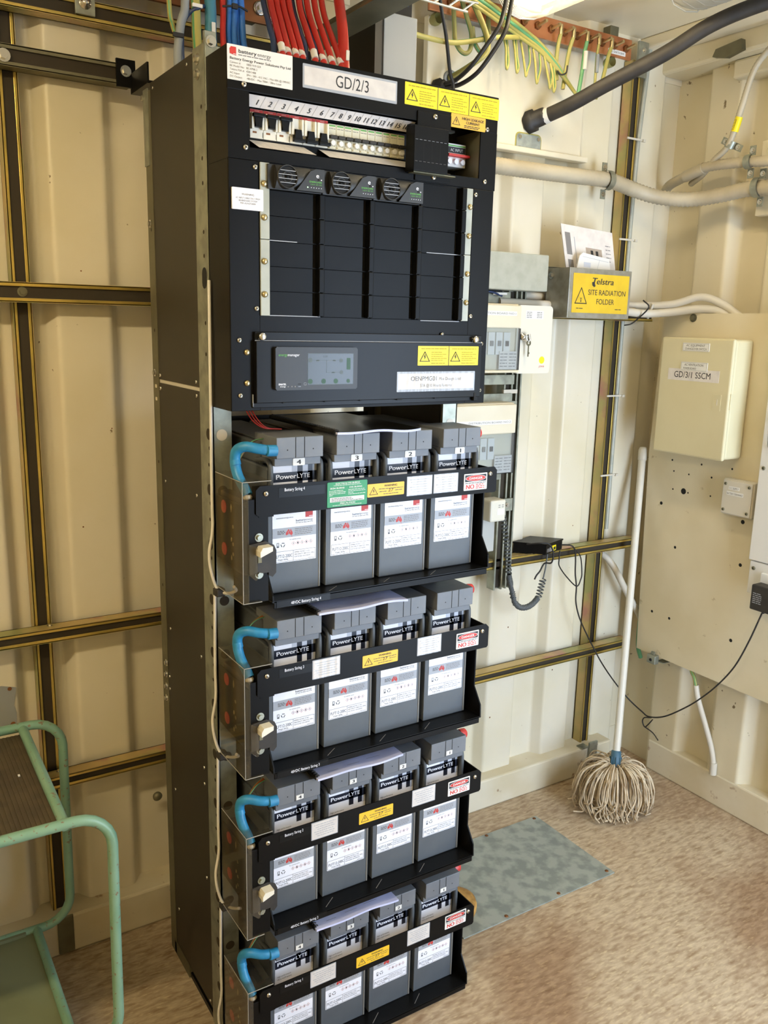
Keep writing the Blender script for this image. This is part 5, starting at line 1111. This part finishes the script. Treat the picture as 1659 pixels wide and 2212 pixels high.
for s_ in (-1, 1):
    for q in (.004, .0075, .011): mb.line(fr, [(.036 + s_ * q * .7, .043 - q * .5), (.036 + s_ * q, .043 + q * .5), (.036 + s_ * q * .8, .043 + q * .9)], .0008, 'ink_yellow', 1)
mb.fuzz(fr, .018, .012, .048, .0035, 'ink', 1, 4); mb.fuzz(fr, .185, .012, .212, .0035, 'ink', 1, 9); mb.build('sign', t)
n_ = V((0, -1, .06)).normalized(); u_ = V((.985, 0, -.055)).normalized(); v_ = n_.cross(u_)
fr = F((1.352, .535, 1.70), u_, V((-.24, .02, .97)).normalized())
mb = MB(); q = [(0, .0), (.215, .0), (.222, .245), (-.0, .245)]
mb.prism(fr, q, 0, .003, 'paper'); fr.o = fr.o + fr.n * .0032
mb.rect(fr, .012, .155, .034, .222, 'ink_soft', 1); mb.rect(fr, .012, .115, .034, .140, 'ink_soft', 1)
for k in range(9): mb.fuzz(fr, .012, .095 - .009 * k, .036, .005, 'ink_soft', 1, k)
mb.rect(fr, .095, .13, .165, .185, 'mop_tan', 1); mb.rect(fr, .115, .13, .126, .178, 'rubber', 2); mb.rect(fr, .137, .13, .148, .178, 'rubber', 2); mb.line(fr, [(.05, .09), (.05, .21)], .003, 'label_grey', 1)
for k in range(5): mb.fuzz(fr, .183, .15 + .012 * k, .205, .004, 'ink_soft', 1, k + 30)
tag(mb.build('document'), 'tall printed document leaning back in the folder box', 'document')
mb = MB(); fr = F((1.318, .495, 1.70), (1, .03, -.05), V((.05, .10, 1)).normalized()); mb.prism(fr, [(-.012, 0), (.175, 0), (.168, .105), (.158, .150), (.040, .158), (.026, .146)], 0, .004, 'white'); fr.o = fr.o + fr.n * .0042
mb.line(fr, [(.10, .10), (.115, .143)], .001, 'label_grey', 1).line(fr, [(.04, .146), (.155, .140)], .001, 'label_grey', 1); mb.rect(fr, .045, .115, .075, .13, 'label_pale', 1)
tag(mb.build('plastic_sleeve'), 'crumpled clear plastic sleeve of paper in front in the folder box', 'sleeve')
# white pvc pipes behind the folder box
for lab, z, y, r_ in (('upper white pipe passing behind the folder box', 1.724, .60, .0125), ('lower white pipe passing behind the folder box, sagging into the corner', 1.698, .556, .0135)):
    e = [(1.08, y, z), (1.28, y, z - .003), (1.50, y, z - .006), (1.60, y - .005, z - .012), (1.70, y - .02, z - .018), (1.76, .48, z - .012), (1.80, .40, z + (.012 if r_ < .013 else .0)), (1.82, .33, z - .01), (1.835, .27, z - .05)]
    tag(MB().tube(e, r_, 'pvc', 12, 7).build('pvc_pipe'), lab, 'pipe', 'white pipes behind the folder box')
tag(MB().tube([(1.665, .52, 1.722), (1.672, .50, 1.70), (1.668, .535, 1.665), (1.655, .555, 1.645), (1.63, .56, 1.640)], .0024, 'black_cord', 8, 6).build('cable_tie'), 'loose black tie hanging on the white pipes right of the folder box', 'cable tie')
tag(MB().tube([(1.72, .525, 1.712), (1.722, .545, 1.665)], .0045, 'pvc', 8, 1, raw=True).build('cable_tie'), 'white tie holding the white pipes in the corner', 'cable tie')
tag(MB().tube([(1.665, .66, .845), (1.70, .60, .80), (1.765, .575, .69), (1.84, .56, .58), (1.885, .55, .52)], .012, 'pvc', 12, 6).build('pvc_pipe'), 'short white pipe slanting down behind the mop handle', 'pipe')
# ------------------------------------------------------------------ end wall board and what hangs on it
t = root('backing_board', 'large cream painted backing board on the end wall, drilled with small holes', 'board', (1.81, .1, .47))
MB().prism(FX(1.80, 0, 0), [(-.541, 1.682), (-.555, 1.20), (-.531, .474), (1.1, .468), (1.1, 1.695)], -.018, 0, 'board').build('board', t)
mb = MB(); fr = FX(1.80, 0, 0)
for y, z, r_ in ((.45, 1.19, .0035), (.329, 1.192, .0035), (.211, 1.195, .0035), (.439, 1.153, .003), (.376, 1.151, .003), (.285, 1.155, .0035), (.391, 1.09, .0105), (.372, 1.088, .003), (.436, 1.09, .003), (.48, 1.032, .006), (.282, 1.093, .003), (.151, 1.032, .007), (.403, .889, .005), (.476, .633, .005), (.398, .63, .005), (.145, .632, .006), (.142, .891, .006)): mb.disc(fr, -y, z, r_, 'black_flat', 1, 14)
mb.build('drilled_hole', t)
mb = MB().bolt((1.80, .42, 1.669), (-1, 0, 0), .010, 'galv_dull'); mb.build('bolt', t)
mb = MB().box(1.778, 1.80, .425, .462, .448, .480, 'galv', .002).box(1.80, 1.87, .405, .435, .455, .458, 'galv').lathe((1.778, .444, .462), (-1, 0, 0), [(.006, 0), (.004, .003), (.00001, .003)], 'black_flat', 12).box(1.785, 1.79, .437, .450, .480, .492, 'galv'); tag(mb.build('corner_bracket'), 'small galvanised bracket at the lower left edge of the backing board', 'bracket')
t = root('wall_cabinet', 'cream wall cabinet on the backing board with name strip GD/3/1 SSCM', 'cabinet', (1.75, .316, 1.232))
MB().box(1.712, 1.7995, .182, .450, 1.232, 1.604, 'cream_box', .010, 3).build('case', t)
d = MB().box(1.698, 1.7115, .178, .454, 1.230, 1.606, 'cream_box', .006, 3).build('door', t)
mb = MB(); fr = FX(1.698, .454, 1.230); sc_ = 1.0265
for a, z, w_, h_, rows in ((.086, .334, .102, .026, 2), (.086, .272, .102, .028, 2)):
    mb.rrect(fr, a, z, a + w_, z + h_, .002, 'white', thick=.0016); f2 = FX(1.6964, .454, 1.230); mb.line(f2, [(a + .002, z + .002), (a + w_ - .002, z + .002), (a + w_ - .002, z + h_ - .002), (a + .002, z + h_ - .002)], .0006, 'ink_soft', 1, True)
    mb.text(f2, 'AC EQUIPMENT' if z > .3 else 'AC VENTILATION', a + .014, z + h_ * .56, .0072, 'ink_dark_soft', 1, w=.072); mb.text(f2, 'CHANGEOVER SWITCH' if z > .3 else 'POWER BOARD', a + .010, z + h_ * .16, .0068, 'ink_dark_soft', 1, w=.082 if z > .3 else .05)
build_each(mb, 'engraved_label', d)
mb = MB(); mb.rrect(FX(1.698, .417, 1.470), 0, 0, .197, .037, .001, 'paper', thick=.0006); mb.text(FX(1.6974, .417, 1.470), 'GD/3/1 SSCM', .024, .0095, .0200, 'ink', 1, w=.141); mb.build('name_strip', d)
build_each(MB().box(1.6972, 1.698, .205, .235, 1.385, 1.435, 'cream_box').box(1.6966, 1.6972, .217, .220, 1.402, 1.420, 'pvc').box(1.704, 1.712, .1755, .1785, 1.39, 1.44, 'cream_box'), 'latch', d)
t = root('junction_box', 'small square grey junction box below the wall cabinet', 'junction box', (1.78, .16, 1.05)); MB().box(1.772, 1.7995, .104, .217, 1.052, 1.168, 'pvc', .004).box(1.766, 1.772, .108, .214, 1.056, 1.164, 'pvc', .002).build('case', t)
mb = MB()
for y in (.118, .204):
    for z in (1.068, 1.152): mb.screw((1.766, y, z), (-1, 0, 0), .005, 'galv_dull')
build_each(mb, 'screw', t)
mb = MB(); f2 = FX(1.766, .192, 1.115); mb.rrect(f2, .0, .020, .040, .031, .001, 'white', thick=.0005); mb.rrect(f2, -.006, .002, .055, .014, .001, 'white', thick=.0005); f2.o.x -= .0005
mb.text(f2, 'D C SUPPLY', .003, .022, .006, 'ink_soft', 1, w=.034); mb.text(f2, 'BATTERY TERMINALS', -.004, .0045, .006, 'ink_soft', 1, w=.057); mb.disc(FX(1.766, .16, 1.093), 0, 0, .013, 'pvc', 1, 18); mb.build('name_strip', t)
t = root('outlet_panel', 'tall white panel on the backing board with screws and a chrome handle', 'panel', (1.78, -.1, .82))
MB().box(1.758, 1.7995, -.45, .0875, .930, 1.72, 'white', .003).box(1.762, 1.7995, -.45, .0835, .822, .927, 'white', .003).build('panel', t)
build_each(MB().screw((1.758, .072, 1.222), (-1, 0, 0), .006, 'galv_dull').screw((1.762, .068, .905), (-1, 0, 0), .006, 'galv_dull'), 'screw', t)
MB().tube([(1.757, .052, 1.375), (1.745, .055, 1.37), (1.742, .056, 1.33), (1.745, .055, 1.295), (1.757, .052, 1.29)], .0055, 'chrome', 10, 6).build('handle', t)
MB().box(1.750, 1.762, -.08, .035, .855, .90, 'white', .003).build('socket', t)
t = root('power_adapter', 'black plug-in power adapter at the right edge, its cord hanging down', 'power adapter', (1.73, .01, .79)); mb = MB(); mb.box(1.705, 1.7495, -.045, .030, .792, .872, 'rubber', .004)
for k in range(6): mb.fuzz(FX(1.705, .022, .845), 0, -.006 * k, .03, .0035, 'label_grey', 1, k)
mb.build('case', t); MB().cyl((1.735, .0, .794), (1.735, .0, .780), .004, 'black_cord', 10).build('strain_relief', t)
tag(MB().tube([(1.825, .30, .49), (1.815, .295, .468), (1.812, .278, .448), (1.812, .268, .420)], .0062, 'earth_green', 10, 6, mat2='earth_yellow').build('earth_cable'), 'striped green and yellow earth wire emerging below the backing board into a white pipe', 'cable')
tag(MB().tube([(1.812, .268, .424), (1.818, .258, .375), (1.84, .235, .285), (1.855, .212, .205), (1.860, .200, .150), (1.862, .198, .118)], .0095, 'pvc', 12, 6).cyl((1.861, .1985, .150), (1.862, .198, .105), .0125, 'pvc', 14).build('pvc_pipe'), 'white pipe running down the end wall to the skirting below the earth wire', 'pipe')
tag(MB().tube([(1.83, .548, .62), (1.825, .548, .55), (1.83, .55, .47), (1.85, .55, .42)], .008, 'earth_green', 10, 5).build('earth_cable'), 'green earth cable showing at the left edge of the backing board behind the mop handle', 'cable')
# ------------------------------------------------------------------ mop
t = root('mop', 'string mop with grey blue socket, its white handle leaning against the backing board', 'mop', (1.545, .36, FL))
B, T = V((1.547, .362, .145)), V((1.795, .578, 1.172)); d = (T - B).normalized()
MB().cyl(B, T, .0128, 'handle_white', 16).lathe(T, d, [(.0128, -.002), (.0155, 0), (.0155, .035), (.012, .045), (.00001, .046)], 'handle_white', 16).build('handle', t)
mb = MB().lathe(B - d * .035, d, [(.010, 0), (.024, .004), (.023, .03), (.018, .06), (.0165, .085), (.012, .087)], 'mop_blue', 16)
for k in range(8): a = 2 * PI * k / 8; o_ = d.orthogonal().normalized(); o2 = d.cross(o_); q = o_ * math.cos(a) + o2 * math.sin(a); mb.tube([B - d * .03 + q * .0235, B + d * .03 + q * .019], .0018, 'mop_blue', 6, 1, raw=True)
mb.build('socket', t)
R = random.Random(11); mb = MB(); c = B - d * .025
for k in range(330):
    a = 2 * PI * k / 330 * 7.03 + R.uniform(-.05, .05); rr = R.uniform(.05, .142) if k % 4 else R.uniform(.02, .09); ca, sa = math.cos(a), math.sin(a)
    zt = R.uniform(-.006, .012); top = .018 + R.uniform(-.006, .03) * (rr > .06); e = R.uniform(-.25, .25); ce, se = math.cos(a + e), math.sin(a + e)
    zf = FL + R.uniform(.004, .02) if R.random() < .75 else FL + R.uniform(.03, .06)
    P = [c + V((ca * .008, sa * .008, zt)), c + V((ca * rr * .38, sa * rr * .38, top)), c + V((ca * rr * .82, sa * rr * .82, top - .022)), V((c.x + rr * ca, c.y + rr * sa, .068 + R.uniform(-.012, .016))), V((c.x + rr * ce * 1.0, c.y + rr * se * 1.0, (zf + .05) / 2)), V((c.x + rr * (ce * .93 - se * .1), c.y + rr * (se * .93 + ce * .1), zf))]
    if R.random() < .35: P.append(P[-1] + V((ca * .018, sa * .018, .0)) + V((R.uniform(-.02, .02), R.uniform(-.02, .02), 0)))
    mb.tube(P, R.uniform(.0019, .0029), 'strand', 5, 4)
mb.build('strands', t)
# ------------------------------------------------------------------ floor plate and wooden block
t = root('floor_plate', 'mottled galvanised steel plate screwed flat to the wooden floor', 'floor plate', (.98, .27, FL))
MB().box(.69, 1.272, .088, .448, FL, FL + .0035, 'galv_plate', .0005).build('plate', t)
mb = MB()
for x, y in ((1.255, .438), (1.05, .44), (1.255, .105), (1.05, .10), (.85, .10)): mb.lathe((x, y, FL + .0035), (0, 0, 1), [(.006, 0), (.005, .0018), (.00001, .002)], 'copper_old', 12)
build_each(mb, 'screw', t)
tag(MB().lathe((.728, .182, FL + .004), (0, 0, 1), [(.00001, 0), (.054, 0), (.061, .02), (.062, .036), (.058, .048), (.048, .050), (.00001, .044)], 'timber', 28).build('timber_block'), 'round tan timber block on the floor behind the lowest battery tray', 'timber block')
# ------------------------------------------------------------------ trolley
t = root('trolley', 'pale green tubular trolley with brown ribbed top shelf and olive lower shelf', 'trolley', (-.6, .25, FL))
for y, zt, nm in ((.030, .690, 'front_hoop'), (.465, .701, 'rear_hoop')):
    P = [(-.60, y, zt), (-.42, y, zt)]
    for a in range(0, 91, 15): q = math.radians(a); P.append((-.316 + .068 * math.sin(q), y, zt - .068 + .068 * math.cos(q)))
    P.append((-.250, y, .45))
    for a in range(0, 91, 15): q = math.radians(a); P.append((-.318 + .066 * math.cos(q), y, .234 - .066 * math.sin(q)))
    P.append((-.60, y, .168)); P += [(-1.2 - x, y_, z) for x, y_, z in P[::-1]]
    MB().tube(P, .0108, 'trolley', 14, raw=True).build(nm, t)
for z in (.686, .168):
    for x in (-.334, -.866): MB().tube([(x, .030, z), (x, .465, z + (.012 if z > .5 else 0))], .0105, 'trolley', 12, 1, raw=True).build('shelf_rail', t)
mb = MB().box(-.862, -.338, .038, .457, .680, .687, 'mat_brown')
for k in range(60): x = -.858 + .0087 * k; mb.box(x, x + .005, .04, .455, .687, .6885, 'mat_brown')
mb.box(-.378, -.374, .258, .266, .6885, .690, 'white'); mb.build('upper_shelf', t)
MB().box(-.862, -.342, .038, .457, .160, .168, 'olive_shelf', .002).box(-.862, -.36, .45, .458, .168, .176, 'olive_shelf').build('lower_shelf', t)
for x in (-.78, -.42):
    for y in (.07, .425): c = MB().cyl((x, y - .012, FL + .04), (x, y + .012, FL + .04), .04, 'rubber', 20).box(x - .012, x + .012, y - .018, y + .018, FL + .085, .160, 'galv_dull', .002).box(x - .010, x + .010, y - .018, y - .014, FL + .035, FL + .09, 'galv_dull').box(x - .010, x + .010, y + .014, y + .018, FL + .035, FL + .09, 'galv_dull').build('castor', t)
# ------------------------------------------------------------------ camera, daylight, exposure
cd = bpy.data.cameras.new('camera'); cam = bpy.data.objects.new('camera', cd); COL.objects.link(cam)
cd.sensor_fit = 'VERTICAL'; cd.sensor_height = 36.; cd.lens = 36. * 1865.15 / 2212; cd.clip_start = .02
yw, pt, rl = map(math.radians, (32.2921, 12.3549, 1.3974))
f_ = V((math.sin(yw) * math.cos(pt), math.cos(yw) * math.cos(pt), -math.sin(pt))); r_ = V((math.cos(yw), -math.sin(yw), 0)); u_ = r_.cross(f_)
r2, u2 = r_ * math.cos(rl) + u_ * math.sin(rl), u_ * math.cos(rl) - r_ * math.sin(rl)
cam.matrix_world = Matrix((( r2.x, u2.x, -f_.x, -.6186), (r2.y, u2.y, -f_.y, -1.5205), (r2.z, u2.z, -f_.z, 1.6288), (0, 0, 0, 1)))
SC.camera = cam
wd = bpy.data.worlds.new('sky'); SC.world = wd; wd.use_nodes = True
bg = wd.node_tree.nodes['Background']; bg.inputs[0].default_value = (.62, .78, 1., 1); bg.inputs[1].default_value = .9
a = bpy.data.lights.new('daylight', 'AREA'); a.shape = 'RECTANGLE'; a.size = .83; a.size_y = 2.1; a.energy = DAY; a.color = (.63, .78, 1.)
o = bpy.data.objects.new('daylight', a); COL.objects.link(o); o.location = (1.375, -1.80, 1.05); o.rotation_euler = (math.radians(90), 0, 0)
SC.view_settings.view_transform = 'Standard'; SC.view_settings.look = 'None'; SC.view_settings.gamma = 1.; SC.view_settings.exposure = EXPO
SC.cycles.max_bounces = 10; SC.cycles.transparent_max_bounces = 24; SC.cycles.caustics_reflective = False; SC.cycles.caustics_refractive = False
SC.cycles.sample_clamp_indirect = 8.; SC.cycles.use_denoising = True
